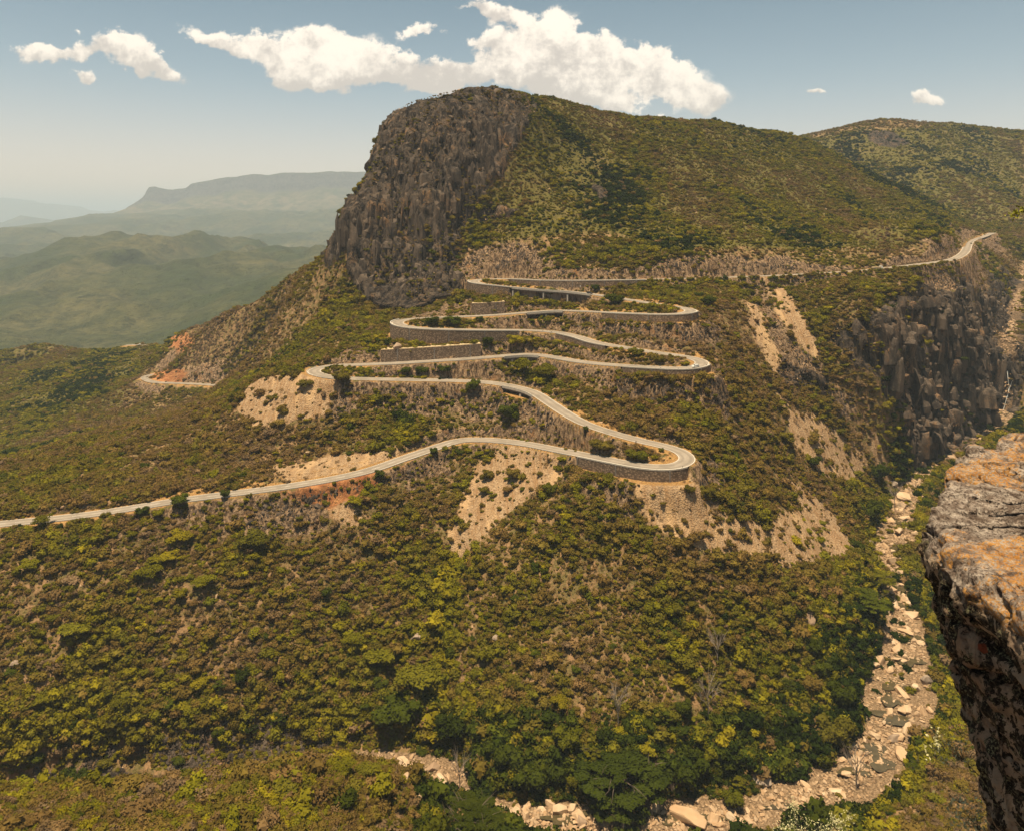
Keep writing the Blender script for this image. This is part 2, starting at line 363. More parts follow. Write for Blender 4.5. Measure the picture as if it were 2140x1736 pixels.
# ------------------------------------------------------------------ shape of the land
GROUND = [   # (px, py, distance) of surveyed ground points
 # hill right of the cliff
 (1115,205,880),(1200,215,930),(1320,240,970),(1460,253,1000),(1560,268,1050),(1697,290,1120),
 (1150,350,780),(1250,300,860),(1400,330,870),(1550,350,900),(1700,370,950),(1850,400,980),(1980,460,960),
 (1100,450,690),(1250,430,730),(1400,440,740),(1550,450,760),(1700,460,790),(1850,490,830),(1950,510,850),
 (1060,400,715),(1020,480,690),(985,515,668),(1050,500,664),(1100,518,652),(1150,540,645),(1000,545,659),(1060,545,655),(1230,555,627),(1320,562,626),(1400,535,634),(1480,540,634),(1560,548,640),(1640,530,655),(1700,545,652),
 (1800,540,670),(1900,530,700),(1980,505,800),(1500,500,670),(1300,500,670),(1200,490,670),
 # second hill behind
 (1700,290,1600),(1760,268,1600),(1890,252,1600),(1980,262,1650),(2140,272,1700),(2300,290,1750),
 (1800,330,1480),(1950,350,1400),(2100,350,1450),(2050,400,1300),(2140,430,1300),(1900,400,1330),(2140,480,1120),(2250,470,1150),(2080,470,1150),(2250,380,1450),
 (1600,330,1500),(1350,330,1500),(1100,300,1400),
 # the cliff, from its foot up
 (965,560,652),(950,600,625),(900,640,612),(840,640,625),(790,625,640),(735,575,655),(690,545,690),
 (970,480,684),(1000,400,700),(1050,310,738),(1100,235,790),(1040,185,790),(980,188,780),(900,192,770),
 (900,560,645),(900,450,672),(900,350,695),(900,250,722),(820,560,655),(820,450,680),(820,350,700),(850,280,728),(876,230,750),
 (760,520,665),(745,450,680),(770,388,706),(778,340,722),(812,300,742),(700,470,702),(735,400,715),(680,520,705),(960,300,715),(1000,230,750),
 # slope below the cliff, and the ridge running away behind
 (640,560,770),(600,585,832),(500,645,905),(400,702,990),(320,735,1040),(700,600,665),(740,660,610),(640,660,672),(640,705,610),(560,700,740),(560,765,655),(500,700,868),(480,740,852),(400,770,885),(330,775,925),(505,790,832),(470,822,790),
 (800,690,570),(700,720,570),(620,758,560),(850,650,590),(920,650,580),(780,720,545),
 # tan spur below the left hairpin and the ridge that runs down left
 (520,800,520),(560,783,510),(600,770,504),(640,800,482),(560,850,480),(620,890,462),(500,890,478),(440,870,515),(700,830,478),(760,850,468),(370,900,505),(300,925,500),(420,930,470),(330,960,452),
 (200,960,470),(100,985,465),(0,1000,460),(-150,1010,460),(250,1010,430),(100,1040,420),(500,960,445),(600,950,450),(700,940,450),(850,900,460),(900,860,475),(1000,860,478),(1000,900,468),(800,820,490),(950,820,490),
 (1080,850,472),(1060,890,461),(1150,900,438),(1100,900,450),(1250,925,413),(1330,945,399),(560,990,430),(700,970,430),(430,1000,435),
 # the valley left
 (300,840,830),(420,835,780),(300,880,720),(200,900,680),(100,930,640),(0,950,640),(200,830,850),(100,830,880),(0,860,860),(300,812,860),(-150,900,800),
 (250,740,1120),(150,735,1180),(0,735,1220),(-150,740,1200),(200,780,960),(60,780,1020),(290,750,1040),(340,745,1010),
 # slope between the lower road and the river
 (-150,1150,383),(0,1160,372),(0,1300,345),(0,1450,325),(0,1580,305),(200,1150,376),(200,1300,350),(200,1450,330),(200,1560,318),(400,1100,392),(400,1250,362),(400,1400,340),(400,1530,324),
 (600,1080,396),(600,1200,374),(600,1350,350),(600,1500,332),(800,1050,402),(800,1150,386),(800,1300,362),(800,1450,342),(700,1550,330),(900,1000,430),(900,1100,402),(920,1200,385),(920,1350,356),(910,1480,335),(900,1560,322),
 (1000,990,430),(1080,960,430),(1080,1050,400),(1000,1150,380),(1000,1300,354),(1050,1450,325),(1050,1580,305),(1200,1000,395),(1200,1150,365),(1200,1300,342),(1200,1450,318),(1200,1600,298),
 (1350,1010,380),(1350,1100,362),(1400,1200,345),(1400,1350,326),(1400,1500,308),(1400,1630,292),(1500,1050,378),(1600,1120,378),(1550,1250,345),(1600,1400,330),(1600,1550,306),(1700,1180,380),(1700,1300,355),(1750,1450,333),(1720,1560,308),
 (1790,1150,415),(1790,1230,398),(1480,1000,388),
 # right flank of the spur down to the river
 (1520,640,560),(1600,640,590),(1530,720,510),(1600,720,545),(1700,720,562),(1560,800,480),(1650,800,525),(1750,820,545),(1530,880,440),(1600,900,460),(1700,900,500),(1800,930,535),(1550,970,415),(1620,1000,430),(1720,1000,470),(1820,1020,525),
 (1700,1080,432),(1800,1100,460),(1400,620,590),(1500,600,608),(1340,610,596),(1560,600,622),(1640,600,630),(1700,620,598),(1740,680,575),
 # benches between the hairpins
 (1130,640,578),(1250,640,566),(1330,645,546),(1000,640,585),(950,680,548),(1050,675,552),(1200,680,548),(1300,690,525),(1400,690,510),(1480,700,500),(1150,720,535),(1250,740,500),(1350,752,476),
 (900,775,502),(1000,770,506),(1080,775,503),(1200,800,480),(1300,820,458),(1400,850,435),(1480,880,420),(1250,860,445),(1350,890,425),(1180,780,500),
 # canyon wall on the right
 (1750,598,610),(1830,592,615),(1900,586,632),(1980,575,672),(2040,570,725),(1750,625,580),(1830,640,572),(1900,640,588),(1960,630,615),(2030,622,655),(1790,680,562),
 (1800,740,553),(1850,790,550),(1900,800,565),(1950,800,588),(2010,800,618),(2040,850,630),(2050,760,655),(1800,880,540),(1850,880,545),(1900,900,556),(1950,900,578),(2000,895,606),(1900,935,562),
 (2080,640,800),(2070,580,860),(2020,545,800),(2060,520,930),(2120,500,1060),(2140,640,860),(2140,760,745),(2140,850,705),(2200,600,900),(2200,750,760),(2180,850,690),
 # right bank
 (2140,905,655),(2060,960,600),(2000,1010,555),(1980,1080,500),(2100,1050,520),(1960,1180,440),(1970,1280,392),(2060,1250,400),(2000,1400,352),(2100,1400,350),(1980,1520,312),(2080,1550,300),(1920,1620,285),(2050,1700,262),(1850,1700,268),(1700,1736,264),(2200,1100,500),(2250,900,650),(2250,1400,340),
 (1500,1790,262),(1200,1800,262),(1050,1760,262),
 # near spur, lower left
 (0,1655,212),(250,1640,216),(500,1612,222),(700,1600,230),(860,1620,240),(980,1720,246),(900,1736,236),(600,1700,205),(300,1736,190),(0,1736,186),(-200,1660,205),(1000,1800,232),(500,1900,160),(0,1900,158),(800,1850,190),
]
HIDDEN = [   # world points outside or behind the view
 (-200,160,-140),(0,150,-150),(200,150,-140),(-300,100,-110),(0,90,-110),(300,120,-100),(-400,200,-160),(400,220,-140),(500,350,-130),(560,480,-120),(700,600,-90),(700,400,-60),(900,700,-20),(900,400,-20),
 (-420,300,-215),(-450,420,-175),(-560,600,-230),(-700,800,-240),(-700,400,-220),(-800,1200,-260),(-550,1300,-300),(-300,1300,-330),(-700,1500,-400),(-250,1000,-240),(-330,950,-200),(-150,900,-120),(-260,900,-200),
 (-120,950,-60),(-100,1200,-150),(100,1150,60),(300,1250,120),(-200,1500,-400),(600,1350,60),(-180,800,-60),(-170,780,-70),(-110,840,20),(-60,880,80),(0,900,150),(-500,950,-205),(-560,1000,-205),(-430,1000,-190),
 (1100,1000,-10),(1200,1500,150),(1200,2000,150),(600,2000,150),(800,1900,190),(0,1900,-300),(300,1700,60),(-500,1900,-450),
]
CRESTS = [[(685,522,712),(640,560,770),(600,585,832),(550,617,872),(500,645,905),(450,675,945),(400,702,990),(355,722,1015)],
 [(640,766,503),(560,783,510),(520,800,520),(440,870,515),(370,900,505),(300,922,498),(200,960,470),(100,985,465),(0,1000,460),(-120,1008,460)],
 [(1115,205,880),(1200,215,930),(1320,240,970),(1460,253,1000),(1560,268,1050),(1697,290,1120)], [(1700,290,1600),(1760,268,1600),(1890,252,1600),(1980,262,1650),(2140,272,1700)],
 [(866,228,756),(905,200,775),(980,186,785),(1040,183,790),(1115,205,865)], [(685,515,706),(712,450,712),(735,398,718),(752,384,716),(770,388,714),(775,362,718),(779,335,724),(790,322,736),(806,292,748),(834,257,752),(866,228,756)],
 [(0,735,1220),(150,735,1180),(250,738,1130),(300,744,1090)]]
GROUND += [(748,440,738),(757,395,762),(770,340,775),(785,320,790),(805,300,800),(850,270,815),(690,525,728),(712,480,738),(730,470,750)]
def land_points():
    P = []
    for cr in CRESTS:
        for (a, b) in zip(cr[:-1], cr[1:]):
            n = max(1, int(math.hypot(a[0] - b[0], a[1] - b[1]) / 14)); P += [W(*(np.array(a) * (1 - k / n) + np.array(b) * k / n)) for k in range(n)]
    P += [W(*g) for g in GROUND] + list(HIDDEN)
    for k in range(0, len(ROAD), 14): P.append(tuple(ROAD[k]))
    for Q in (ROAD2, ROAD3):
        for k in range(0, len(Q), 20): P.append(tuple(Q[k]))
    for k in range(0, len(RIVER), 12): P.append((RIVER[k, 0], RIVER[k, 1], RIVER[k, 2]))
    return np.array(P, dtype=float)
def fit_land(P, c=10.0, lam=0.6):
    # drop near duplicates
    keep = []
    for i, p in enumerate(P):
        if all((p[0] - P[j][0]) ** 2 + (p[1] - P[j][1]) ** 2 > 5 ** 2 for j in keep): keep.append(i)
    P = P[keep]; X = P[:, :2] / 100.0; z = P[:, 2]; c = c / 100.0
    d = np.sqrt(((X[:, None] - X[None]) ** 2).sum(-1) + c * c)
    n = len(P); A = np.zeros((n + 3, n + 3)); A[:n, :n] = d - np.eye(n) * lam * 0.05
    A[:n, n] = 1; A[:n, n + 1:] = X; A[n, :n] = 1; A[n + 1:, :n] = X.T
    w = np.linalg.solve(A, np.r_[z, 0, 0, 0])
    def f(x, y):
        x = x / 100.0; y = y / 100.0; out = np.empty(x.shape); fx, fy, fo = x.ravel(), y.ravel(), out.ravel()
        for a in range(0, len(fx), 20000):
            xs, ys = fx[a:a + 20000], fy[a:a + 20000]
            dd = np.sqrt((xs[:, None] - X[:, 0]) ** 2 + (ys[:, None] - X[:, 1]) ** 2 + c * c)
            fo[a:a + 20000] = dd @ w[:n] + w[n] + w[n + 1] * xs + w[n + 2] * ys
        return fo.reshape(x.shape)
    return f
def graded(segs):
    out = [segs[0][0]]
    for a, b, st in segs:
        n = max(1, int(round((b - a) / st))); out += list(a + (b - a) * (np.arange(1, n + 1) / n))
    return np.array(out)
GX = graded([(-1200, -450, 8), (-450, -300, 4), (-300, 330, 1.7), (330, 520, 2.4), (520, 1300, 8)])
GY = graded([(-40, 60, 10), (60, 180, 6), (180, 270, 2.2), (270, 620, 1.7), (620, 780, 1.5), (780, 1000, 4), (1000, 2000, 8)])
land = fit_land(land_points())
cxs = np.arange(-1219, 1320, 7.0); cys = np.arange(-61, 2020, 7.0)
CG = land(*np.meshgrid(cxs, cys))
def bilerp(G, x0, y0, st, x, y):
    fx = np.clip((x - x0) / st, 0, G.shape[1] - 1.001); fy = np.clip((y - y0) / st, 0, G.shape[0] - 1.001)
    i = fx.astype(int); j = fy.astype(int); a = fx - i; b = fy - j
    return (G[j, i] * (1 - a) * (1 - b) + G[j, i + 1] * a * (1 - b) + G[j + 1, i] * (1 - a) * b + G[j + 1, i + 1] * a * b)
def cubic(G, x0, y0, st, x, y):
    fx = np.clip((x - x0) / st, 1, G.shape[1] - 2.001); fy = np.clip((y - y0) / st, 1, G.shape[0] - 2.001)
    i = fx.astype(int); j = fy.astype(int); a = fx - i; b = fy - j
    def wt(t): return (-.5 * t ** 3 + t ** 2 - .5 * t, 1.5 * t ** 3 - 2.5 * t ** 2 + 1, -1.5 * t ** 3 + 2 * t ** 2 + .5 * t, .5 * t ** 3 - .5 * t ** 2)
    wa, wb = wt(a), wt(b); i = np.clip(i, 1, G.shape[1] - 3); j = np.clip(j, 1, G.shape[0] - 3)
    return sum(wb[n] * sum(wa[m] * G[j + n - 1, i + m - 1] for m in range(4)) for n in range(4))
XX, YY = np.meshgrid(GX, GY)
H = cubic(CG, cxs[0], cys[0], 7.0, XX, YY)
PX, PY = to_px(np.stack([XX, YY, H], -1))

# regions of bare ground and rock: outline in survey units with the span of distances it lies in
ZONES = {
 'cliff': [([(672,532),(700,470),(735,398),(765,380),(775,335),(795,275),(850,208),(900,180),(1000,172),(1060,178),(1112,200),(1112,235),(1082,292),(1060,335),(1032,372),(1002,422),(977,472),(966,512),(958,560),(965,590),(945,615),(900,640),(840,650),(790,640),(735,575),(725,520),(690,545)], 590, 830),
           ([(1730,700),(1800,660),(1870,640),(1930,612),(1990,605),(2050,610),(2140,560),(2140,800),(2120,870),(2070,880),(2060,905),(2020,900),(1990,815),(1930,800),(1880,760),(1840,790),(1790,770),(1760,740),(1745,720)], 540, 950),
           ([(1990,860),(2060,840),(2062,905),(2040,915),(2000,905)], 600, 760), ([(1815,275),(1860,270),(1890,285),(1900,300),(1860,306),(1820,296)], 1200, 1900),
           ([(1240,380),(1280,400),(1250,420)], 600, 1000), ([(1000,440),(1040,430),(1090,440),(1060,455),(1010,462)], 600, 1000),
           ([(170,1560),(350,1575),(480,1590),(430,1650),(230,1650),(130,1640)], 290, 360),
           ([(1640,760),(1740,790),(1745,830),(1640,800)], 480, 640)],
 'cut': [([(962,582),(960,545),(985,518),(1040,505),(1100,520),(1150,545),(1200,560),(1290,568),(1330,565),(1350,550),(1390,540),(1480,545),(1560,555),(1600,538),(1640,545),(1700,552),(1720,565),(1600,578),(1300,584),(1000,584)], 610, 700),
         ([(860,664),(900,645),(960,632),(1000,615),(1010,655),(930,666)], 540, 620), ([(690,762),(720,740),(760,726),(815,720),(850,735),(850,760)], 510, 570),
         ([(355,800),(345,770),(400,765),(490,770),(520,800),(430,803)], 700, 950), ([(1740,820),(1765,810),(1805,870),(1780,880),(1730,870)], 480, 640),
         ([(1850,920),(1880,930),(1920,965),(1900,985),(1860,965)], 500, 640), ([(1545,590),(1600,585),(1650,650),(1700,730),(1745,800),(1640,790),(1600,730),(1560,660)], 470, 660)],
 'scree': [([(515,800),(555,784),(640,774),(690,795),(735,800),(700,832),(680,868),(590,888),(525,888),(490,850)], 440, 545),
           ([(1010,945),(1070,938),(1140,952),(1185,970),(1150,1010),(1090,1050),(1020,1110),(960,1160),(938,1130),(950,1060),(985,1000)], 370, 460),
           ([(1350,1000),(1420,995),(1470,1020),(1490,1065),(1600,1085),(1660,1060),(1700,1050),(1782,1150),(1700,1188),(1600,1172),(1520,1150),(1440,1128),(1370,1095),(1325,1050)], 330, 470),
           ([(1600,800),(1650,848),(1690,860),(1760,900),(1822,962),(1812,1022),(1760,1012),(1700,980),(1660,922),(1645,872)], 470, 600),
           ([(1630,995),(1660,1008),(1745,1080),(1800,1150),(1780,1162),(1700,1085)], 400, 500), ([(1585,570),(1620,575),(1675,650),(1722,735),(1705,752),(1632,675)], 480, 680), ([(1555,620),(1580,640),(1620,720),(1650,790),(1620,790),(1575,700)], 470, 640),
           ([(560,985),(640,965),(720,948),(830,928),(845,945),(760,978),(640,1002)], 405, 460), ([(690,1040),(730,1040),(770,1090),(740,1110),(700,1080)], 370, 410),
           ([(1800,860),(1850,920),(1870,960),(1840,990),(1815,930)], 480, 620)],
 'red': [([(500,1042),(640,1024),(760,1000),(810,1002),(780,1035),(700,1055),(600,1050)], 370, 420), ([(320,798),(315,780),(380,762),(392,775),(385,802)], 800, 950),
         ([(290,722),(325,704),(370,696),(415,708),(405,728),(378,738),(330,728)], 880, 1200)],
 'green': [([(1110,190),(1460,250),(1700,285),(2140,240),(2140,480),(2000,470),(1900,520),(1400,520),(1250,480),(1050,500),(985,515),(980,470),(1090,300)], 600, 2100),
           ([(0,720),(290,715),(300,780),(200,900),(0,980)], 560, 1400)],
}
ATT = {k: np.zeros(H.shape) for k in ('cliff', 'cut', 'scree', 'red', 'green', 'gold', 'bed')}
wob = fbm(XX / 16, YY / 16, H / 16, 3, 5) * 24; wob2 = fbm(XX / 16, YY / 16, H / 16, 3, 9) * 18
for k, L_ in ZONES.items():
    for poly, y0, y1 in L_:
        ATT[k] = np.maximum(ATT[k], (in_poly(PX + wob * 380 / YY, PY + wob2 * 380 / YY, poly) & (YY > y0) & (YY < y1)).astype(float))
def blur(A, n=1):
    for _ in range(n):
        B = np.pad(A, 1, mode='edge'); A = (B[:-2, 1:-1] + B[2:, 1:-1] + B[1:-1, :-2] + B[1:-1, 2:] + 2 * A) / 6
    return A
for k in ATT: ATT[k] = blur(ATT[k], 6 if k in ('scree', 'red') else 2)

# gullies, ribs and broken rock
h0 = H.copy()
und = fbm(XX / 60, YY / 60, None, 4, 21); fin = fbm(XX / 13, YY / 13, None, 4, 33)
H = H + und * 3.0 * sstep(100, 300, YY) * (1 - ATT['cliff']) + fin * 1.6 * (1 - 0.5 * ATT['scree'])
gul = np.abs(PX - np.interp(PY, [1130, 1250, 1350, 1500, 1620], [965, 935, 925, 905, 895])); gmask = sstep(1110, 1170, PY) * sstep(1640, 1560, PY)
H -= 6.5 * np.exp(-(gul / 30) ** 2) * gmask * (YY < 460)
H += fbm(XX / 120, YY / 120, None, 4, 44) * 12 * sstep(800, 1100, YY) 
def kd_of(P):
    k = KDTree(len(P)); [k.insert((p[0], p[1], 0), i) for i, p in enumerate(P)]; k.balance(); return k
def nearest(P, TAN, maxd, mask=None):
    """index, distance and signed lateral offset of every grid vertex near the path"""
    k = kd_of(P); idx = np.full(XX.shape, -1); dist = np.full(XX.shape, 1e9); lat = np.zeros(XX.shape)
    x0, x1, y0, y1 = P[:, 0].min() - maxd, P[:, 0].max() + maxd, P[:, 1].min() - maxd, P[:, 1].max() + maxd
    M = (XX > x0) & (XX < x1) & (YY > y0) & (YY < y1)
    J = np.argwhere(M)
    for j, i in J:
        r = k.find((XX[j, i], YY[j, i], 0))
        if r[2] < maxd: idx[j, i] = r[1]; dist[j, i] = r[2]
    m = idx >= 0; q = idx[m]
    lat[m] = TAN[q, 0] * (YY[m] - P[q, 1]) - TAN[q, 1] * (XX[m] - P[q, 0])
    return idx, dist, lat
# river bed first
ri, rd, rl = nearest(RIVER, RIVER_TAN, 40)
m = ri >= 0; w = np.where(m, RIVER[np.maximum(ri, 0), 3], 1); zr = RIVER[np.maximum(ri, 0), 2]
t = sstep(w + 14, w, rd)
H = np.where(m, H * (1 - t) + (zr + np.maximum(0, rd - w * 0.6) * 0.12 + fin * 1.3) * t, H)
ATT['bed'] = np.where(m, sstep(w + 3, w - 1, rd), 0)
RIVD = np.where(m, rd - w, 99)
# roads
RDIST = np.full(H.shape, 99.0)
def carve(P, T, TAN, steps, hw=5.2, blend=5.0):
    global H, RDIST
    idx, dist, lat = nearest(P, TAN, 26)
    m = idx >= 0; q = np.maximum(idx, 0); zr = P[q, 2]; tt = T[q]
    flat = sstep(hw + blend, hw, dist)
    Hn = H * (1 - flat) + (zr - 0.12) * flat
    for (t0, t1, side, edge, dz, reach, kind) in steps:
        s = m & (tt >= t0) & (tt <= t1)
        l = lat * side
        out = s & (l > edge)
        tgt = zr + dz
        g = sstep(max(edge, 5) + reach + 7, max(edge, 5) + reach, l)
        Hs = H * (1 - g) + tgt * g + fin * 0.4 * g
        if dz < 0: Hs = np.minimum(Hs, zr - 0.5)
        else: Hn = np.where(s & (l > 0) & (l <= edge), zr - 0.12, Hn)
        Hn = np.where(out, Hs, Hn)
    H = np.where(m, Hn, H); RDIST = np.minimum(RDIST, np.where(m, dist, 99))
    return idx, lat
RI, RLAT = carve(ROAD, ROAD_T, ROAD_TAN, STEPS)
carve(ROAD2, R2T, R2TAN, []); carve(ROAD3, R3T, R3TAN, [])
# steep banks close to the road are blasted rock, the verges dry grass
gy, gx = np.gradient(H, GY, GX); slope = np.hypot(gx, gy)
near = sstep(30, 14, RDIST)
ATT['cut'] = np.maximum(ATT['cut'], near * sstep(0.62, 0.95, slope) * (1 - ATT['cliff']))
ATT['cut'] *= 1 - np.clip(ATT['scree'] * 1.2, 0, 1)
ATT['gold'] = np.maximum(ATT['gold'], sstep(13, 8, RDIST) * (1 - ATT['cut']) * sstep(0.7, 0.4, slope))
ATT['cliff'] = np.maximum(ATT['cliff'], sstep(1.3, 1.9, slope) * sstep(560, 600, YY) * (XX > 200) * (RDIST > 20) * (PY < 800))
# real depth on the cliffs: buttresses, ribs and ledges pushed out of the wall
DX = np.zeros(H.shape); DY = np.zeros(H.shape)
nl = np.maximum(np.hypot(gx, gy), 0.2)
r1 = 1 - np.abs(fbm(XX / 26 + YY / 60, YY / 60, H / 120, 4, 61)) * 3
r2 = fbm((XX + YY * 0.4) / 7, YY / 20, H / 60, 4, 71)
r4 = 1 - np.abs(fbm((XX + YY * 0.5) / 13, YY / 40, H / 90, 3, 75)) * 5; r4 = np.clip(r4, 0, 1) ** 3      # narrow deep fractures
r3 = fbm(XX / 34, YY / 34, H / 12, 4, 81); gorge = sstep(150, 220, XX)
r5 = fbm(XX / 38, YY / 38, H / 80, 3, 85)
blk = np.floor(fbm(XX / 12, YY / 12, H / 15, 3, 87) * 6) / 6                                   # stepped blocks
push = (r1 * 4.0 + r2 * 4.5 - r4 * 8.5 + r3 * (1.5 + 5 * gorge) + r5 * (13 + 1 * gorge) + blk * (4 + 6 * gorge)) * ATT['cliff']
cutp = fbm((XX + H * .5) / 4, YY / 4, H / 9, 3, 91) * 2.6 * ATT['cut'] * sstep(6, 10, RDIST)
push = push * sstep(7, 14, RDIST) + cutp
XD = XX - gx / nl * push; YD = YY - gy / nl * push
ZD = H + r3 * 3 * ATT['cliff'] + np.where(ATT['cliff'] > 0, 0, 0)
def ground_z(x, y):
    x = np.asarray(x, float); y = np.asarray(y, float)
    i = np.clip(np.searchsorted(GX, x) - 1, 0, len(GX) - 2); j = np.clip(np.searchsorted(GY, y) - 1, 0, len(GY) - 2)
    a = (x - GX[i]) / (GX[i + 1] - GX[i]); b = (y - GY[j]) / (GY[j + 1] - GY[j])
    return H[j, i] * (1 - a) * (1 - b) + H[j, i + 1] * a * (1 - b) + H[j + 1, i] * (1 - a) * b + H[j + 1, i + 1] * a * b
def sample(A, x, y):
    i = np.clip(np.searchsorted(GX, x), 0, len(GX) - 1); j = np.clip(np.searchsorted(GY, y), 0, len(GY) - 1)
    return A[j, i]
MAT_T = mat_terrain()
ny, nx = H.shape
V = np.stack([XD, YD, ZD], -1).reshape(-1, 3)
I = np.arange(ny * nx).reshape(ny, nx)
F = np.stack([I[:-1, :-1], I[:-1, 1:], I[1:, 1:], I[1:, :-1]], -1).reshape(-1, 4)
hill = mesh_obj('hillside', V, F, MAT_T, smooth=True)
tag(hill, kind='structure')
for k, A in ATT.items():
    at = hill.data.attributes.new(k, 'FLOAT', 'POINT'); at.data.foreach_set('value', A.ravel().astype(np.float32))
print('terrain', len(V))

# ------------------------------------------------------------------ road surface
def mat_road():
    s = NT('worn_asphalt')
    n = s.noise(0.12, 5, 0.6); f = s.noise(3.0, 3, 0.6)
    c = s.mix(s.ramp(n, 0.3, 0.7), (0.22, 0.18, 0.14), (0.30, 0.25, 0.20))
    tr = s.math('ABSOLUTE', s.math('SUBTRACT', s.math('ABSOLUTE', s.attr('lat')), 2.1)); c = s.mix(s.ramp(tr, 0.2, 1.3, .5, 0), c, (0.15, 0.125, 0.10))
    c = s.mix(s.math('MULTIPLY', s.ramp(s.math('ABSOLUTE', s.attr('lat')), 3.6, 4.7), s.ramp(s.noise(.5, 4, .7), .35, .6)), c, (0.36, 0.24, 0.13))
    pt = s.noise(.06, 3, .5, loc=(40, 7, 0)); c = s.mix(s.ramp(pt, .60, .62, 0, .4), c, (0.13, 0.11, 0.09))
    c = s.mix(s.ramp(f, 0.3, 0.7, 0, 0.35), c, (0.20, 0.165, 0.13))
    return s.done(c)
def ribbon(P, TAN, a, b, z0=0.06):
    nrm = np.stack([-TAN[:, 1], TAN[:, 0]], 1)
    lats = np.linspace(a, b, 9)
    V = np.concatenate([np.concatenate([P[:, :2] + nrm * l, (P[:, 2] + z0)[:, None]], 1)[:, None] for l in lats], 1)
    n, k = V.shape[:2]; I = np.arange(n * k).reshape(n, k)
    F = np.stack([I[:-1, :-1], I[1:, :-1], I[1:, 1:], I[:-1, 1:]], -1).reshape(-1, 4)[:, ::-1]
    return V.reshape(-1, 3), F
MAT_R = mat_road()
for P, TAN in ((ROAD, ROAD_TAN), (ROAD2, R2TAN), (ROAD3, R3TAN)):
    v, f = ribbon(P, TAN, -HW, HW)
    ro = tag(mesh_obj('road', v, f, MAT_R, smooth=True), kind='structure'); at = ro.data.attributes.new('lat', 'FLOAT', 'POINT'); at.data.foreach_set('value', np.tile(np.linspace(-HW, HW, 9), len(P)).astype(np.float32))

# ------------------------------------------------------------------ far country
def mat_far():
    s = NT('distant_bush_country')
    n = s.noise(0.0022, 6, 0.6); f = s.noise(0.02, 5, 0.75); g = s.noise(0.007, 4, 0.6, loc=(30, 0, 0))
    c = s.mix(s.ramp(n, 0.35, 0.65), (0.042, 0.056, 0.018), (0.115, 0.102, 0.040))
    c = s.mix(s.ramp(f, 0.35, 0.7), c, (0.030, 0.036, 0.014))
    c = s.mix(s.ramp(g, 0.70, 0.76, 0, 0.6), c, (0.26, 0.17, 0.10))
    c = s.mix(s.attr('rock'), c, s.mix(s.ramp(s.noise(0.03, 5, 0.65, (1, 1, 0.35)), 0.35, 0.65), (0.03, 0.028, 0.028), (0.10, 0.085, 0.07)))
    c = s.mix(s.math('MULTIPLY', s.attr('bare'), s.ramp(s.noise(0.008, 4, 0.6), 0.42, 0.6)), c, (0.42, 0.27, 0.18))
    return s.done(c, s.bump(s.noise(0.05, 4, 0.7), 1.0, 9.0, s.bump(f, 1.0, 30.0)))
MAT_F = mat_far()
FAR = [(0,715,1750),(200,715,1750),(400,700,1700),(550,620,1900),(640,545,2150),(0,640,2100),(200,640,2100),(330,650,2000),(400,620,2200),(500,590,2350),(600,545,2650),(660,520,2900),
 (100,590,2500),(250,560,2500),(310,530,2750),(400,575,4600),(430,545,2900),(0,552,2900),(72,536,2950),(140,505,3000),(160,511,3050),(208,490,3100),(256,482,3150),(296,480,3150),(360,488,3250),(400,502,3300),(480,518,3450),
 (0,482,4300),(45,482,4300),(80,490,4300),(110,500,4200),(0,505,3900),(550,508,4200),(620,500,4500),(700,480,4800),(300,470,4900),(400,480,4800),(470,500,4300),(200,480,4800),(128,471,5200),(165,461,5400),(212,456,5600),(260,452,5700),(320,446,5800),
 (400,445,5400),(500,450,5300),(600,450,5300),(700,445,5300),(-150,560,2800),(-200,500,4200),(-200,700,1800),(900,500,4500),(900,460,5500),(550,560,2500),(350,600,2350),(180,600,2350)]
FARH = [(-900,1300,-430),(-600,1350,-440),(-200,1300,-480),(400,1300,-480),(1200,1300,-480),(-1500,1400,-380),(-2900,5600,-380),(-1900,5200,-380),(-2700,7800,-420),(3500,3500,-450),(4500,11000,-450),(-9000,9000,-600),(-9000,15000,-600),(0,15000,-600),(5000,15000,-600),(-3500,3000,-420),(-8000,1500,-500),(0,4000,-420),(1000,2400,-470),(0,2000,-450)]
def fd(Y): return Y * (1 + min(1, max(0, (Y - 1700) / 4300)))
ff = fit_land(np.array([W(a, b, fd(c)) for a, b, c in FAR] + FARH, float), c=120.0)
fx = graded([(-12000, -4500, 250), (-4500, -2200, 26), (-2200, 300, 17), (300, 6000, 200)]); fy = graded([(1150, 1600, 30), (1600, 4600, 17), (4600, 11500, 34), (11500, 16000, 200)])
FX, FY = np.meshgrid(fx, fy)
FH = ff(FX, FY)
rg = 1 - 2.2 * np.abs(fbm(FX / 520 + 0.15 * fbm(FX / 200, FY / 200, None, 2, 3), FY / 700, None, 4, 101))
FH = FH + rg * 85 * sstep(1500, 3000, FY) + fbm(FX / 160, FY / 160, None, 4, 105) * 26 - 60 + (1 - 2 * np.abs(fbm(FX / 1300, FY / 1500, None, 3, 107))) * 45 * sstep(3000, 6000, FY)
v = np.stack([FX, FY, FH], -1).reshape(-1, 3); ny2, nx2 = FH.shape; I2 = np.arange(ny2 * nx2).reshape(ny2, nx2)
fsheet = mesh_obj('distant_valley', v, np.stack([I2[:-1, :-1], I2[:-1, 1:], I2[1:, 1:], I2[1:, :-1]], -1).reshape(-1, 4), MAT_F, smooth=True)
tag(fsheet, kind='structure')
a_ = np.zeros((ny2, nx2)); at = fsheet.data.attributes.new('rock', 'FLOAT', 'POINT'); at.data.foreach_set('value', a_.ravel().astype(np.float32))
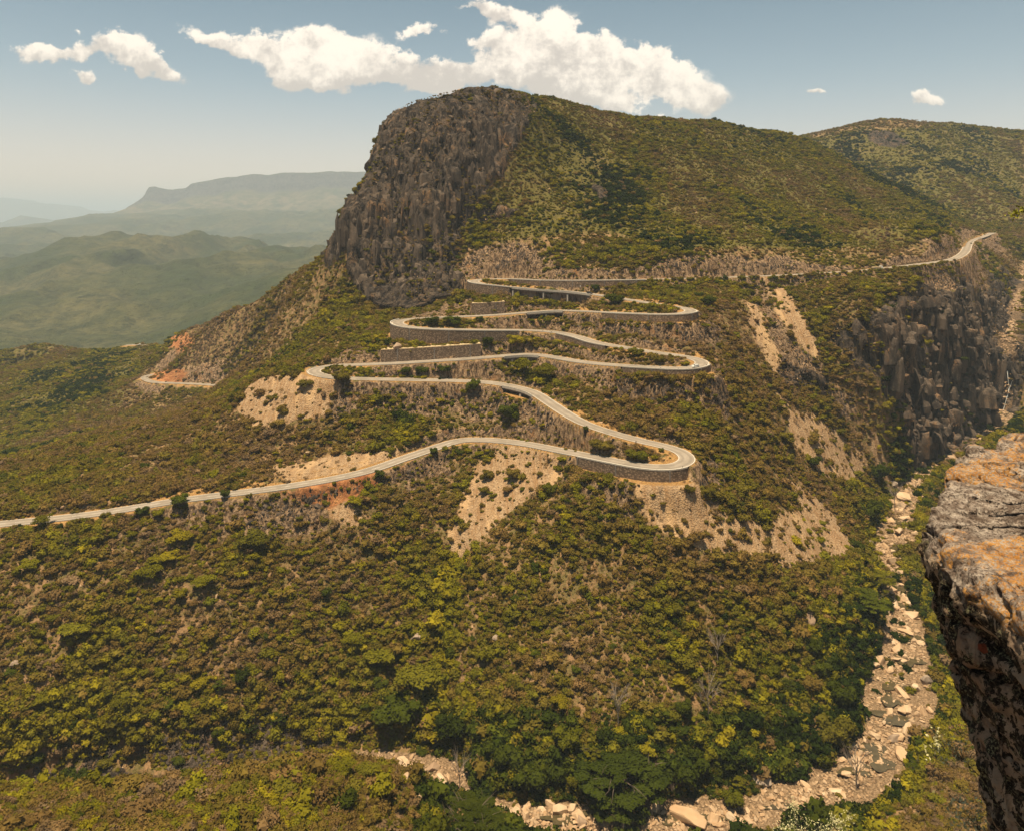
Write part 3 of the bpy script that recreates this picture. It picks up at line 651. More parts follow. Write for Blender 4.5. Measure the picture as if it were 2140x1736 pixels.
def ridge(name, crest, Y, cliff, foot, run, seed, bare=0.0, jag=6.0, step=22, back=900):
    cr = np.array(crest, float); n = int((cr[-1, 0] - cr[0, 0]) / FL * Y / step)
    px = np.linspace(cr[0, 0], cr[-1, 0], n); py = np.interp(px, cr[:, 0], cr[:, 1])
    x = (px - CX) / FL * Y; zt = (HY - py) / FL * Y
    zt = zt + fbm(x / 130, x * 0, None, 4, seed) * jag
    emb = fbm(x / (Y * .07), x * 0 + 3, None, 3, seed + 1) * Y * .05       # spurs and embayments of the scarp
    rows = [(-back, 1.0, 0), (-back * 0.5, 0.35, 0), (-60, 0.02, 0)]
    V, Rk, Br = [], [], []
    def row(off, z, rk, br):
        V.append(np.stack([x, Y + emb * 0.35 - off + 0 * z, z], 1)); Rk.append(np.full(n, rk)); Br.append(np.full(n, br))
    row(-back * 1.5, zt * 0 + foot, 0, 0)
    row(-back * 0.4, zt * 1.0 - 90, 0, 0)
    row(-40, zt - 8, 0, 0); row(0, zt, 0.3 if cliff else 0, 0)
    if cliff:
        for k in range(1, 9):
            t = k / 8; c = cliff * (1 + 0.25 * fbm(x / 300, x * 0 + 9, None, 2, seed + 4))
            row(26 * k + 40 * fbm(x / 120, x * 0 + t * 1.2, None, 3, seed + 7) + (44 if k > 4 else 0), zt - c * t, 1.0, 0)
        zc = zt - c; o0 = 26 * 8 + 60
    else: zc = zt; o0 = 0
    K = 26
    for k in range(1, K + 1):
        t = k / K
        spur = (1 - 2 * np.abs(fbm(x / (Y * .05), x * 0 + t * 0.6, None, 4, seed + 11))) * Y * .018 * math.sin(math.pi * min(1, t * 1.1))
        z = zc + (foot - zc) * (1 - (1 - t) ** 1.6)
        row(o0 + run * t + emb * 0.9 * t, z + spur * 0.5 + fbm(x / (Y * .014), x * 0 + t * 4, None, 3, seed + 13) * Y * .0015, 0, bare * max(0, 1 - abs(t - 0.2) * 3.4))
    V = np.stack(V); m_, n_ = V.shape[:2]; I3 = np.arange(m_ * n_).reshape(m_, n_)
    o = mesh_obj(name, V.reshape(-1, 3), np.stack([I3[:-1, :-1], I3[:-1, 1:], I3[1:, 1:], I3[1:, :-1]], -1).reshape(-1, 4)[:, ::-1], MAT_F, smooth=True)
    for nm, A in (('rock', Rk), ('bare', Br)):
        at = o.data.attributes.new(nm, 'FLOAT', 'POINT'); at.data.foreach_set('value', np.stack(A).ravel().astype(np.float32))
    return tag(o, kind='structure')
ridge('mesa_scarp', [(225,449),(262,442),(290,424),(306,412),(313,399),(318,392),(330,391),(345,395),(368,398),(385,396),(399,394),(402,388),(410,384),(440,378),(475,371),(500,369),(530,364),(556,366),(600,361),(640,363),(680,359),(760,359),(900,358)], 12000, 260, -300, 2900, 3, bare=.28, jag=12, step=36, back=2500)
ridge('distant_peak', [(-120,470),(-60,462),(5,465),(20,457),(36,451),(50,454),(60,453),(75,462),(100,467),(125,469),(200,480)], 17500, 0, -600, 3000, 17, jag=30, step=70, back=2500)
ridge('far_mountains', [(-300,420),(-120,425),(-40,418),(5,414),(25,420),(52,424),(85,426),(112,427),(136,439),(160,437),(176,441),(216,442),(250,440),(262,443),(330,446),(500,440),(800,450)], 30000, 0, -900, 6500, 29, jag=70, step=120, back=5000)
v = [(-90000, 14000, -640), (90000, 14000, -640), (90000, 110000, -640), (-90000, 110000, -640)]
tag(mesh_obj('distant_plain', v, [(0, 1, 2, 3)], MAT_F), kind='structure')

# ------------------------------------------------------------------ foliage
def mat_leaves():
    s = NT('foliage')
    t = s.attr('tint', 'Fac', 'INSTANCER')
    cr = s.N.new('ShaderNodeValToRGB'); s.L.new(t, cr.inputs[0]); e = cr.color_ramp.elements
    stops = [(0.0, (0.215, 0.138, 0.075)), (0.15, (0.205, 0.122, 0.043)), (0.30, (0.185, 0.120, 0.028)), (0.45, (0.162, 0.121, 0.019)), (0.60, (0.138, 0.122, 0.013)),
             (0.72, (0.190, 0.168, 0.010)), (0.80, (0.275, 0.215, 0.012)), (0.90, (0.076, 0.086, 0.008)), (1.0, (0.022, 0.033, 0.005))]
    e[0].position = 0.0; e[0].color = (*stops[0][1], 1); e[1].position = 1.0; e[1].color = (*stops[-1][1], 1)
    for p, c in stops[1:-1]:
        q = e.new(p); q.color = (*c, 1)
    oi = s.N.new('ShaderNodeObjectInfo')
    n = s.noise(0.9, 2, 0.6)
    c = s.mix(s.ramp(n, 0.3, 0.7), cr.outputs[0], s.mix(1.0, cr.outputs[0], (0.62, 0.66, 0.6), 'MULTIPLY'))
    hsv = s.N.new('ShaderNodeHueSaturation'); s.L.new(c, hsv.inputs['Color']); s.L.new(s.math('MULTIPLY_ADD', oi.outputs['Random'], 0.5), hsv.inputs['Value'])
    hsv.inputs['Value'].links[0].from_node.inputs[2].default_value = 0.78
    s.N.remove(s.b)
    d = s.N.new('ShaderNodeBsdfDiffuse'); tr = s.N.new('ShaderNodeBsdfTranslucent'); mx = s.N.new('ShaderNodeMixShader'); mx.inputs[0].default_value = 0.30
    s.L.new(hsv.outputs[0], d.inputs[0]); s.L.new(hsv.outputs[0], tr.inputs[0]); s.L.new(d.outputs[0], mx.inputs[1]); s.L.new(tr.outputs[0], mx.inputs[2])
    s.L.new(mx.outputs[0], s.N['Material Output'].inputs[0])
    return s.m
MAT_L = mat_leaves()
def mat_simple(name, c, c2=None, scale=2.0, rough=0.9, bump=0.0, stretch=(1, 1, 1), metal=0.0):
    s = NT(name); n = s.noise(scale, 4, 0.6, stretch)
    s.b.inputs['Metallic'].default_value = metal
    return s.done(s.mix(s.ramp(n, 0.3, 0.7), c, c2 or c), s.bump(n, bump, 0.5) if bump else None, rough)
MAT_BARK = mat_simple('bark', (0.055, 0.040, 0.028), (0.13, 0.10, 0.075), 3.0)
MAT_PALEBARK = mat_simple('bleached_wood', (0.20, 0.155, 0.12), (0.32, 0.26, 0.21), 3.0)
def rv():
    while True:
        v = np.array([random.uniform(-1, 1) for _ in range(3)]); l = np.linalg.norm(v)
        if 0.1 < l < 1: return v / l
def lumpy(seed, centers, sub=1):
    """several noisy balls merged into one crown core"""
    V, F = [], []
    bm = bmesh.new(); bmesh.ops.create_icosphere(bm, subdivisions=sub, radius=1.0)
    bv = np.array([v.co[:] for v in bm.verts]); bf = [[v.index for v in f.verts] for f in bm.faces]; bm.free()
    for (c, r) in centers:
        k = 1 + 0.35 * fbm(bv[:, 0] * 2 + c[0] * 7, bv[:, 1] * 2 + c[1] * 7, bv[:, 2] * 2, 2, seed)
        b = len(V); V += list(np.array(c) + bv * k[:, None] * np.array(r)); F += [[i + b for i in f] for f in bf]
    return V, F
def leafy(seed, centers, nleaf, size, sub=1, core=0.8, flat=0.0):
    """crown of unit radius: dark lumps inside, many leaf sprays over them"""
    random.seed(seed)
    V, F = lumpy(seed, [(c, tuple(np.array(r) * core)) for c, r in centers], sub)
    wts = [r[0] * r[1] + r[0] * r[2] for c, r in centers]
    for _ in range(nleaf):
        c, r = random.choices(centers, wts)[0]
        d = rv()
        if d[2] < -0.35: d[2] *= -0.6
        p = np.array(c) + d * np.array(r) * random.uniform(0.72, 1.12)
        nrm = d * 0.6 + rv() * 0.75 + np.array([0, 0, 0.35 + flat]); nrm /= np.linalg.norm(nrm)
        a = np.cross(nrm, rv()); a /= np.linalg.norm(a) + 1e-6; b = np.cross(nrm, a)
        sz = size * random.uniform(0.6, 1.4); bb = len(V)
        V += [p - a * sz - b * sz * .25, p + a * sz * .1 - b * sz * .75, p + a * sz + b * sz * .1, p + b * sz * .7 - a * sz * .1 + nrm * sz * .2]
        F.append([bb, bb + 1, bb + 2, bb + 3])
    return V, F
def centers_round(seed, n, flat=1.0, spread=0.55, rr=(0.35, 0.6)):
    random.seed(seed); out = [((0, 0, 0.45), (0.6, 0.6, 0.45 * flat))]
    for i in range(n):
        a = random.uniform(0, 6.28); d = spread * random.uniform(0.5, 1.1); r = random.uniform(*rr)
        out.append(((math.cos(a) * d, math.sin(a) * d, 0.45 + random.uniform(-0.2, 0.35) * flat), (r, r, r * 0.75 * flat)))
    return out
src = bpy.data.collections.new('shrub_kinds')       # not linked: only instanced
VARIANTS = []
def variant(name, V, F):
    o = mesh_obj(name, V, F, MAT_L, link=False); src.objects.link(o); VARIANTS.append(o); return o
for i in range(5): variant('shrub_%d' % i, *leafy(50 + i, centers_round(50 + i, 4), 240, 0.105, 1))
for i in range(2): variant('shrub_%d' % (5 + i), *leafy(70 + i, centers_round(70 + i, 5, 0.5, 0.7, (0.3, 0.45)), 240, 0.10, 1, 0.6, 0.4))
for i in range(2): variant('shrub_%d' % (7 + i), *leafy(80 + i, centers_round(80 + i, 3), 130, 0.085, 1, 0.25))    # thin, see-through
NV = len(VARIANTS)
def scatter_group():
    g = bpy.data.node_groups.new('scatter', 'GeometryNodeTree')
    g.interface.new_socket('Geometry', in_out='INPUT', socket_type='NodeSocketGeometry'); g.interface.new_socket('Geometry', in_out='OUTPUT', socket_type='NodeSocketGeometry')
    N, L = g.nodes, g.links
    gi, go = N.new('NodeGroupInput'), N.new('NodeGroupOutput')
    ci = N.new('GeometryNodeCollectionInfo'); ci.inputs[0].default_value = src; ci.inputs[1].default_value = True; ci.inputs[2].default_value = True
    ip = N.new('GeometryNodeInstanceOnPoints'); ip.inputs['Pick Instance'].default_value = True
    def at(nm, typ):
        n = N.new('GeometryNodeInputNamedAttribute'); n.data_type = typ; n.inputs[0].default_value = nm; return n.outputs[0]
    mp = N.new('GeometryNodeMeshToPoints'); L.new(gi.outputs[0], mp.inputs[0])
    L.new(mp.outputs[0], ip.inputs['Points']); L.new(ci.outputs[0], ip.inputs['Instance'])
    L.new(at('variant', 'INT'), ip.inputs['Instance Index']); L.new(at('size', 'FLOAT_VECTOR'), ip.inputs['Scale'])
    er = N.new('FunctionNodeEulerToRotation'); L.new(at('turn', 'FLOAT_VECTOR'), er.inputs[0]); L.new(er.outputs[0], ip.inputs['Rotation'])
    L.new(ip.outputs[0], go.inputs[0]); return g
SCATTER = scatter_group()
def scatter_obj(name, P, size, turn, tint, var):
    me = bpy.data.meshes.new(name); me.vertices.add(len(P)); me.vertices.foreach_set('co', P.astype(np.float32).ravel())
    for nm, typ, key, A in (('size', 'FLOAT_VECTOR', 'vector', size), ('turn', 'FLOAT_VECTOR', 'vector', turn), ('tint', 'FLOAT', 'value', tint), ('variant', 'INT', 'value', var)):
        a = me.attributes.new(nm, typ, 'POINT'); a.data.foreach_set(key, A.astype(np.int32 if typ == 'INT' else np.float32).ravel())
    o = bpy.data.objects.new(name, me); col.objects.link(o); m = o.modifiers.new('scatter', 'NODES'); m.node_group = SCATTER
    return tag(o, kind='stuff')
def visible(x, y, z, lift=1.0):
    """is the point seen from the viewpoint over the land?"""
    ok = np.ones(x.shape, bool); zz = z + lift
    for t in np.linspace(0.25, 0.985, 70):
        ok &= ground_z(x * t, y * t) < zz * t + 0.2
    return ok
def hit(px, py, y0=120, y1=1900):
    ys = np.arange(y0, y1, 0.5); x = (px - CX) / FL * ys; z = -(py - HY) / FL * ys
    g = ground_z(x, ys); k = np.argmax(z < g)
    if not (z < g).any(): return None
    return float(x[k]), float(ys[k]), float(g[k])

RUB = [(60,1560),(300,1530),(500,1505),(720,1470),(740,1545),(480,1605),(250,1650),(60,1640)]
def scatter_zone(name, box, spacing, base, seed, under=False, margin=1.12):
    x0, x1, y0, y1 = box; r = np.random.default_rng(seed)
    n = int((x1 - x0) * (y1 - y0) / spacing ** 2 * 1.9)
    x = r.uniform(x0, x1, n); y = r.uniform(y0, y1, n)
    k = (np.abs(x / np.maximum(y, 1)) < 0.70 * margin); x, y = x[k], y[k]
    z = ground_z(x, y); px, py = to_px(np.stack([x, y, z], -1))
    k = (py < 1736 + 160) & (py > 120); x, y, z, px, py = x[k], y[k], z[k], px[k], py[k]
    sc_, cl, cu, go_, bd, rd_, re_, gr = (sample(ATT[a], x, y) for a in ('scree', 'cliff', 'cut', 'gold', 'bed', 'scree', 'red', 'green'))
    RD = sample(RDIST, x, y); rv_ = sample(RIVD, x, y); sl = sample(slope, x, y)
    patch = fbm(x / 26, y / 26, None, 3, 201); patch2 = fbm(x / 90, y / 90, None, 3, 205); u = r.random(len(x))
    p = np.clip(0.95 + patch * 0.75, 0.3, 1.0)
    p *= (1 - 0.93 * np.clip(sc_ * 1.1, 0, 1)) * (1 - 0.80 * cl) * (1 - 0.78 * cu) * (1 - 0.75 * go_) * (1 - 0.9 * re_) * (1 - 0.96 * np.clip(bd * 1.3, 0, 1))
    p *= (RD > 6.6); p *= np.minimum(1, np.sqrt(1 + sl * sl) / 1.9)
    p *= np.where(in_poly(px, py, RUB), .42, 1)
    p *= np.where((rv_ < 2.5) & (y < 340), .12, 1)
    keep = u < p; x, y, z, px, py, gr, rv_, RD, cl, cu, patch2, patch, sl = (a[keep] for a in (x, y, z, px, py, gr, rv_, RD, cl, cu, patch2, patch, sl))
    n = len(x); s = base * np.exp(r.normal(0, 0.45, n))
    big = (r.random(n) < 0.08); s[big] *= 1.6
    riv = sstep(26, 3, rv_)
    thick = fbm(x / 38, y / 38, None, 3, 209); s *= 1 + 0.75 * sstep(.05, .35, thick) - 0.20 * sstep(-.10, -.40, thick)
    s *= 1 + 0.9 * riv * (y < 700)
    s *= 1 - 0.35 * cl - 0.3 * cu
    s = np.minimum(s, np.maximum(0.7, (RD - 4.9) * 0.8)); s = np.minimum(s, 5.2)
    s = np.where((rv_ < 9) & (y < 345) & (y < 300 + (px < 1000) * 40), np.minimum(s, 1.1 + np.maximum(rv_, 0) * .1), s)
    # colours: dry brown, olive, yellow-green and deep green after ground, moisture and chance
    c = r.normal(0.34, 0.15, n) + patch2 * 0.55 + thick * .35 + patch * 0.10
    lowl = (px < 1000) & (py > 1080)
    c += np.where(lowl & (r.random(n) < 0.34), 0.42, 0)
    c += gr * 0.35 + gr * patch2 * 0.35 + np.where((gr > 0.5) & (r.random(n) < 0.25), 0.12, 0)
    right = (px > 1250) & (py > 1250); c += np.where(right, 0.10, 0) + np.where(right & (r.random(n) < 0.2), 0.25, 0)
    c += riv * 0.50 * (y < 720)
    gro = (px > 860) & (px < 1800) & (py > 1440); c += gro * 0.22 * (py - 1440) / 200; s *= 1 + gro * 0.5 * np.clip((py - 1440) / 200, 0, 1)
    c = np.where(lowl, np.minimum(c, 0.84), c)
    ig = (np.abs(px - np.interp(py, [1130, 1250, 1350, 1500, 1620], [965, 935, 925, 905, 895])) < 24) & (py > 1130) & (py < 1600) & (r.random(n) < .75); c = np.where(ig, r.uniform(.70, .90, n), c); s = np.where(ig, s * 1.5, s)
    c = np.where((gro > 0) & (py > 1560) & (r.random(n) < .85), r.uniform(.88, 1, n), c); c = np.where((gro > 0) & (py > 1490) & (px < 1560) & (r.random(n) < .55), r.uniform(.9, 1, n), c)
    c = np.where(r.random(n) < 0.12, r.random(n) * 0.95, c)
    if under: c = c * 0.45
    c = np.clip(c, 0.001, 0.999)
    var = r.integers(0, 5, n); f = r.random(n); var = np.where((f < 0.16) & (c > 0.5), 5 + r.integers(0, 2, n), var); var = np.where((c < 0.25) & (f > 0.6), 7 + r.integers(0, 2, n), var)
    size = np.stack([s * r.uniform(0.85, 1.2, n), s * r.uniform(0.85, 1.2, n), s * r.uniform(0.75, 1.25, n)], 1)
    turn = np.stack([r.normal(0, 0.12, n), r.normal(0, 0.12, n), r.uniform(0, 6.28, n)], 1)
    P = np.stack([x, y, z - 0.25 * s], 1)
    print(name, n)
    return scatter_obj(name, P, size, turn, c, var)
scatter_zone('scrub_on_near_spur', (-260, 240, 130, 262), 1.35, 1.25, 1)
scatter_zone('scrub_on_lower_slope', (-380, 420, 262, 440), 1.5, 1.4, 2)
scatter_zone('scrub_between_the_hairpins', (-420, 520, 440, 640), 1.75, 1.4, 3)
scatter_zone('scrub_on_the_upper_hill', (-1100, 900, 640, 1160), 1.95, 1.3, 4)
scatter_zone('scrub_on_the_far_hill', (-1100, 1300, 1160, 1900), 3.9, 2.1, 5)
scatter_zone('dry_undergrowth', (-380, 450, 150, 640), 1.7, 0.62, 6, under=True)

# shrubs lining the valley side of the road, and on the ledges of the cliffs
def rows(name, spans, seed):
    r = np.random.default_rng(seed); P, S, T_ = [], [], []
    for t0, t1, side, dens, l0, l1, b, tt in spans:
        q = span(t0, t1); m = int(len(q) * dens); k = r.choice(q, m); l = r.uniform(l0, l1, m)
        xy = ROAD[k, :2] + NRM[k] * (side * l)[:, None]; P.append(np.c_[xy, np.minimum(ground_z(xy[:, 0], xy[:, 1]), ROAD[k, 2] + 6)]); S.append(b * np.exp(r.normal(0, .28, m))); T_.append(np.clip(r.normal(tt, .14, m), .01, .99))
    P, S, T_ = np.concatenate(P), np.concatenate(S), np.concatenate(T_); n = len(P); P[:, 2] -= S * .2
    scatter_obj(name, P, np.stack([S, S, S * r.uniform(.8, 1.2, n)], 1), np.stack([np.zeros(n), np.zeros(n), r.uniform(0, 6.28, n)], 1), T_, r.integers(0, 5, n))
NRM = np.stack([-ROAD_TAN[:, 1], ROAD_TAN[:, 0]], 1)
def span(t0, t1): return np.where((ROAD_T >= t0) & (ROAD_T <= t1))[0]
rows('roadside_scrub', [(9.0, 10.6, 1, 1.5, 5.5, 11, 2.2, .6), (4.6, 9.0, 1, 1.3, 5.3, 9, 1.75, .5), (10.6, 12.2, 1, .25, 6.5, 12, 1.8, .6), (21.3, 23.2, -1, .6, 7, 14, 1.9, .6), (37.5, 41, 1, .35, 6.5, 12, 1.5, .9), (62, 66, 1, .5, 6.5, 13, 1.7, .85),
    (45, 50, -1, .4, 7, 15, 1.8, .5), (58, 61, 1, .5, 9, 17, 2.2, .75), (52.6, 57, 1, .5, 8, 18, 1.8, .5), (76, 82, -1, .12, 7, 12, 1.6, .5), (28.5, 31, 1, .6, 7, 13, 1.8, .55), (69, 74, -1, .4, 7, 20, 1.8, .7), (88.5, 93.5, 1, .3, 6.5, 12, 1.7, .6), (93.5, 104.5, 1, .4, 6.2, 10, 1.5, .55)], 31)
def ledge_scrub():
    r = np.random.default_rng(77); gl = np.hypot(*np.gradient(ZD)); m = (ATT['cliff'] > .6) & (np.abs(XX / np.maximum(YY, 1)) < .78)
    J = np.argwhere(m); pw = np.array([0.010 + 0.075 * (XX[j, i] > 200) for j, i in J]) * (1 + 2.2 * np.array([fbm(np.array([XX[j, i] / 25]), np.array([YY[j, i] / 25]), np.array([H[j, i] / 25]), 2, 5)[0] for j, i in J]))
    J = J[r.random(len(J)) < pw]; P = np.array([(XD[j, i], YD[j, i], ZD[j, i]) for j, i in J]); n = len(P); S = 1.25 * np.exp(r.normal(0, .35, n))
    scatter_obj('scrub_on_the_cliffs', P, np.stack([S, S, S * .8], 1), np.stack([np.zeros(n), np.zeros(n), r.uniform(0, 6.28, n)], 1), np.clip(r.normal(.45, .2, n), .01, .99), r.integers(0, 5, n))
ledge_scrub()
def mat_crag():
    s = NT('fractured_dark_rock'); g = s.N.new('ShaderNodeNewGeometry')
    def nz(scale, detail, rough, st, loc=(0, 0, 0)):
        mp = s.N.new('ShaderNodeMapping'); s.L.new(g.outputs['Position'], mp.inputs[0]); mp.inputs['Scale'].default_value = st; mp.inputs['Location'].default_value = loc
        n = s.N.new('ShaderNodeTexNoise'); s.L.new(mp.outputs[0], n.inputs['Vector']); n.inputs['Scale'].default_value = scale; n.inputs['Detail'].default_value = detail; n.inputs['Roughness'].default_value = rough
        return n.outputs[0]
    a = nz(.16, 5, .68, (1, 1, .15)); b = nz(.05, 4, .6, (1, 1, .6)); c = nz(.9, 4, .7, (1, 1, .6)); oi = s.N.new('ShaderNodeObjectInfo')
    k = s.mix(s.ramp(a, .36, .64), (0.026, 0.020, 0.016), (0.135, 0.098, 0.070)); k = s.mix(s.math('MULTIPLY', s.ramp(b, .54, .70), s.ramp(c, .4, .6)), k, (0.29, 0.155, 0.065))
    k = s.mix(s.ramp(c, .58, .72, 0, .6), k, (0.31, 0.24, 0.17)); k = s.mix(s.math('MULTIPLY', oi.outputs['Random'], .45), k, (0.050, 0.040, 0.034))
    return s.done(k, s.bump(c, .8, 1.0))
def crag_mesh(seed, mt):
    r = random.Random(seed); bm = bmesh.new(); n = 7
    base = [(math.cos(6.28 * i / n + r.uniform(-.3, .3)) * r.uniform(.7, 1.1), math.sin(6.28 * i / n + r.uniform(-.3, .3)) * r.uniform(.6, 1)) for i in range(n)]
    for x, y in base:
        for z, k in ((-1, 1.05), (r.uniform(-.1, .3), r.uniform(.9, 1.1)), (r.uniform(.55, 1.0), r.uniform(.55, .85))): bm.verts.new((x * k, y * k, z))
    g = bmesh.ops.convex_hull(bm, input=bm.verts); bmesh.ops.delete(bm, geom=list({e for e in g['geom_interior'] if isinstance(e, bmesh.types.BMVert)}), context='VERTS')
    me = bpy.data.meshes.new('crag'); bm.to_mesh(me); bm.free(); me.materials.append(mt); return me
MAT_CRAG = mat_crag(); src_c = bpy.data.collections.new('crag_kinds')
for i in range(6): src_c.objects.link(bpy.data.objects.new('crag_%d' % i, crag_mesh(500 + i, MAT_CRAG)))
g3 = SCATTER.copy(); [n for n in g3.nodes if n.bl_idname == 'GeometryNodeCollectionInfo'][0].inputs[0].default_value = src_c
def crags(name, mask, n, w, h, seed, lean=.08, sink=.6, out=.15):
    r = np.random.default_rng(seed); m = mask[:-1, :-1] & (np.abs(XX / np.maximum(YY, 1)) < .80)[:-1, :-1]
    P3 = np.stack([XD, YD, ZD], -1); e1 = P3[:-1, 1:] - P3[:-1, :-1]; e2 = P3[1:, :-1] - P3[:-1, :-1]; ar = np.linalg.norm(np.cross(e1, e2), axis=-1) * m
    k = r.choice(ar.size, n, p=(ar / ar.sum()).ravel()); j, i = np.unravel_index(k, ar.shape); a, b = r.random(n)[:, None], r.random(n)[:, None]
    P = P3[j, i] + e1[j, i] * a + e2[j, i] * b
    clus = fbm(P[:, 0] / 22, P[:, 1] / 22, P[:, 2] / 40, 3, seed) ; kp = clus > -.22; P = P[kp]; clus = clus[kp]; n = len(P)
    s1 = w * np.exp(r.normal(0, .4, n)); s3 = h * np.exp(r.normal(0, .45, n)) * (1 + clus); kp2 = slope[j, i][kp] > 0.9; P, s1, s3, j, i = P[kp2], s1[kp2], s3[kp2], j[kp][kp2], i[kp][kp2]; kp = np.ones(len(P), bool); n = len(P)
    nx_, ny_ = gx[j, i][kp], gy[j, i][kp]; l_ = np.hypot(nx_, ny_) + .1; P[:, 0] += nx_ / l_ * s1 * out; P[:, 1] += ny_ / l_ * s1 * out; P[:, 2] -= s3 * sink
    o = scatter_obj(name, P, np.stack([s1, s1 * r.uniform(.6, 1, n), s3], 1), np.stack([r.normal(0, lean, n), r.normal(0, lean, n), r.uniform(0, 6.28, n)], 1), np.zeros(n), r.integers(0, 6, n)); o.modifiers[0].node_group = g3
big_ = (ATT['cliff'] > .55) & (YY > 560) & (YY < 900)
crags('cliff_columns', big_ & (XX < 100), 1500, 4.2, 15, 41, .05, .8, .22)
crags('cliff_blocks', big_ & (XX < 100), 1600, 1.6, 3.0, 42, .25)
crags('gorge_wall_blocks', big_ & (XX > 150), 1700, 3.8, 5.2, 43, .12, .7, .12)
crags('gorge_wall_rubble', big_ & (XX > 150), 4200, 1.9, 1.5, 44, .3, .5, .2)
slope_keep = slope; slope = np.maximum(slope, np.where((YY < 360), 1.0, 0)); crags('foot_slope_rocks', in_poly(PX, PY, RUB) & (YY > 285) & (YY < 360), 5000, .75, .75, 46, .4, .2); slope = slope_keep
cut_ = (ATT['cut'] > .6) & (RDIST > 8.5) & (YY < 720)
crags('road_cut_rubble', cut_, 9000, .7, 1.2, 45, .35)
# ------------------------------------------------------------------ haze
def haze():
    x0, x1, y0, y1, z0, z1 = -95000, 95000, -300, 115000, -1200, 1150
    v = [(x, y, z) for x in (x0, x1) for y in (y0, y1) for z in (z0, z1)]
    f = [(0, 1, 3, 2), (4, 6, 7, 5), (0, 4, 5, 1), (2, 3, 7, 6), (0, 2, 6, 4), (1, 5, 7, 3)]
    m = bpy.data.materials.new('haze'); m.use_nodes = True; nt = m.node_tree; nt.nodes.clear()
    o = nt.nodes.new('ShaderNodeOutputMaterial'); p = nt.nodes.new('ShaderNodeVolumePrincipled')
    p.inputs['Color'].default_value = (0.73, 0.87, 1.0, 1); p.inputs['Density'].default_value = HAZE
    nt.links.new(p.outputs[0], o.inputs['Volume'])
    tag(mesh_obj('haze', v, f, m), kind='stuff')
HAZE = 0.68e-4
haze()

# ------------------------------------------------------------------ masonry, bridges, kerbs
def mat_masonry():
    s = NT('stone_masonry')
    v = s.voro(0.75, (1, 1, 1.5)); n = s.noise(0.22, 5, 0.65, (1, 1, 0.3)); f = s.noise(2.0, 4, 0.7)
    c = s.mix(s.ramp(v, 0.2, 0.6), (0.33, 0.235, 0.155), (0.085, 0.058, 0.040))
    c = s.mix(s.ramp(n, 0.4, 0.7, 0, 0.6), c, (0.11, 0.075, 0.052))
    return s.done(s.mix(s.ramp(f, 0.3, 0.7, 0, .3), c, (0.33, 0.24, 0.16)), s.bump(v, -0.6, 0.4))
MAT_W = mat_masonry()
MAT_CONC = mat_simple('pale_concrete', (0.36, 0.32, 0.27), (0.50, 0.45, 0.38), 1.2)
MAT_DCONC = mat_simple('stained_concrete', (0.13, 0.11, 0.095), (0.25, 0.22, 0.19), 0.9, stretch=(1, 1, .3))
MAT_LEDGE = mat_simple('pale_rubble', (0.34, 0.24, 0.13), (0.56, 0.44, 0.27), 1.5, bump=0.5)
def strip(q, side, l0, l1, z0, z1, step=2):
    """solid band along the road: lateral l0..l1, height z0..z1 relative to the road"""
    q = q[::step]; n = len(q)
    z0 = np.broadcast_to(z0, ROAD_T.shape)[q] if np.ndim(z0) else np.full(n, z0); z1 = np.broadcast_to(z1, ROAD_T.shape)[q] if np.ndim(z1) else np.full(n, z1)
    rows = []
    for l, z in ((l0, z1), (l1, z1), (l1, z0), (l0, z0)):
        rows.append(np.concatenate([ROAD[q, :2] + NRM[q] * side * l, (ROAD[q, 2] + z)[:, None]], 1))
    V = np.stack(rows, 1).reshape(-1, 3); F = []
    for i in range(n - 1):
        for k in range(4):
            a, b = i * 4 + k, i * 4 + (k + 1) % 4; F.append((a, b, b + 4, a + 4) if side > 0 else (a, a + 4, b + 4, b))
    F += [(3, 2, 1, 0), (n * 4 - 4, n * 4 - 3, n * 4 - 2, n * 4 - 1)]
    return V, F
def wall(label, t0, t1, side, dz, group='stone retaining walls of the pass road', up=False):
    q = span(t0, t1); c = ROAD[q[len(q) // 2]]
    t = empty('retaining_wall', (0, 0, 0)); tag(t, label, 'wall', group)
    if not up:
        m = mesh_obj('masonry', *strip(q, side, 4.95, 5.6, dz - 2.5, -0.1), MAT_W, t)
        mesh_obj('coping', *strip(q, side, 4.9, 5.7, -0.08, 0.62), MAT_CONC, t)
    else:
        mesh_obj('masonry', *strip(q, side, 5.3, 7.4, -1.0, dz), MAT_W, t)
        mesh_obj('ledge', *strip(q, side, 5.7, 13.0, dz - 0.9, dz + 0.35), MAT_LEDGE, t)
    # buttress ribs and drain joints
    for j in q[8::26]:
        p = ROAD[j]; nn = NRM[j] * side; tt = ROAD_TAN[j]
        o = 5.62 if not up else 5.28
        zz0, zz1 = (dz - 2.5, -0.1) if not up else (-1.0, dz)
        b = p[:2] + nn * (o + (0.12 if not up else -0.12)); hw = 0.35
        Vb = []
        for z in (p[2] + zz0, p[2] + zz1):
            for (e, g_) in ((-hw, -.12), (hw, -.12), (hw, .12), (-hw, .12)):
                xy = b + tt * e + nn * g_; Vb.append((xy[0], xy[1], z))
        mesh_obj('rib', Vb, [(0, 1, 2, 3), (7, 6, 5, 4), (0, 4, 5, 1), (1, 5, 6, 2), (2, 6, 7, 3), (3, 7, 4, 0)], MAT_DCONC, t)
    return t
wall('long low masonry wall carrying the topmost straight under the cut rock face', 10.6, 12.95, +1, -5.0)
wall('curved masonry wall under the topmost left hairpin, next to the long viaduct', 14.6, 18.0, -1, -8.5)
wall('lower masonry tier with pale ledge, uphill of the road below the long viaduct', 32.1, 34.0, -1, 9.0, up=True)
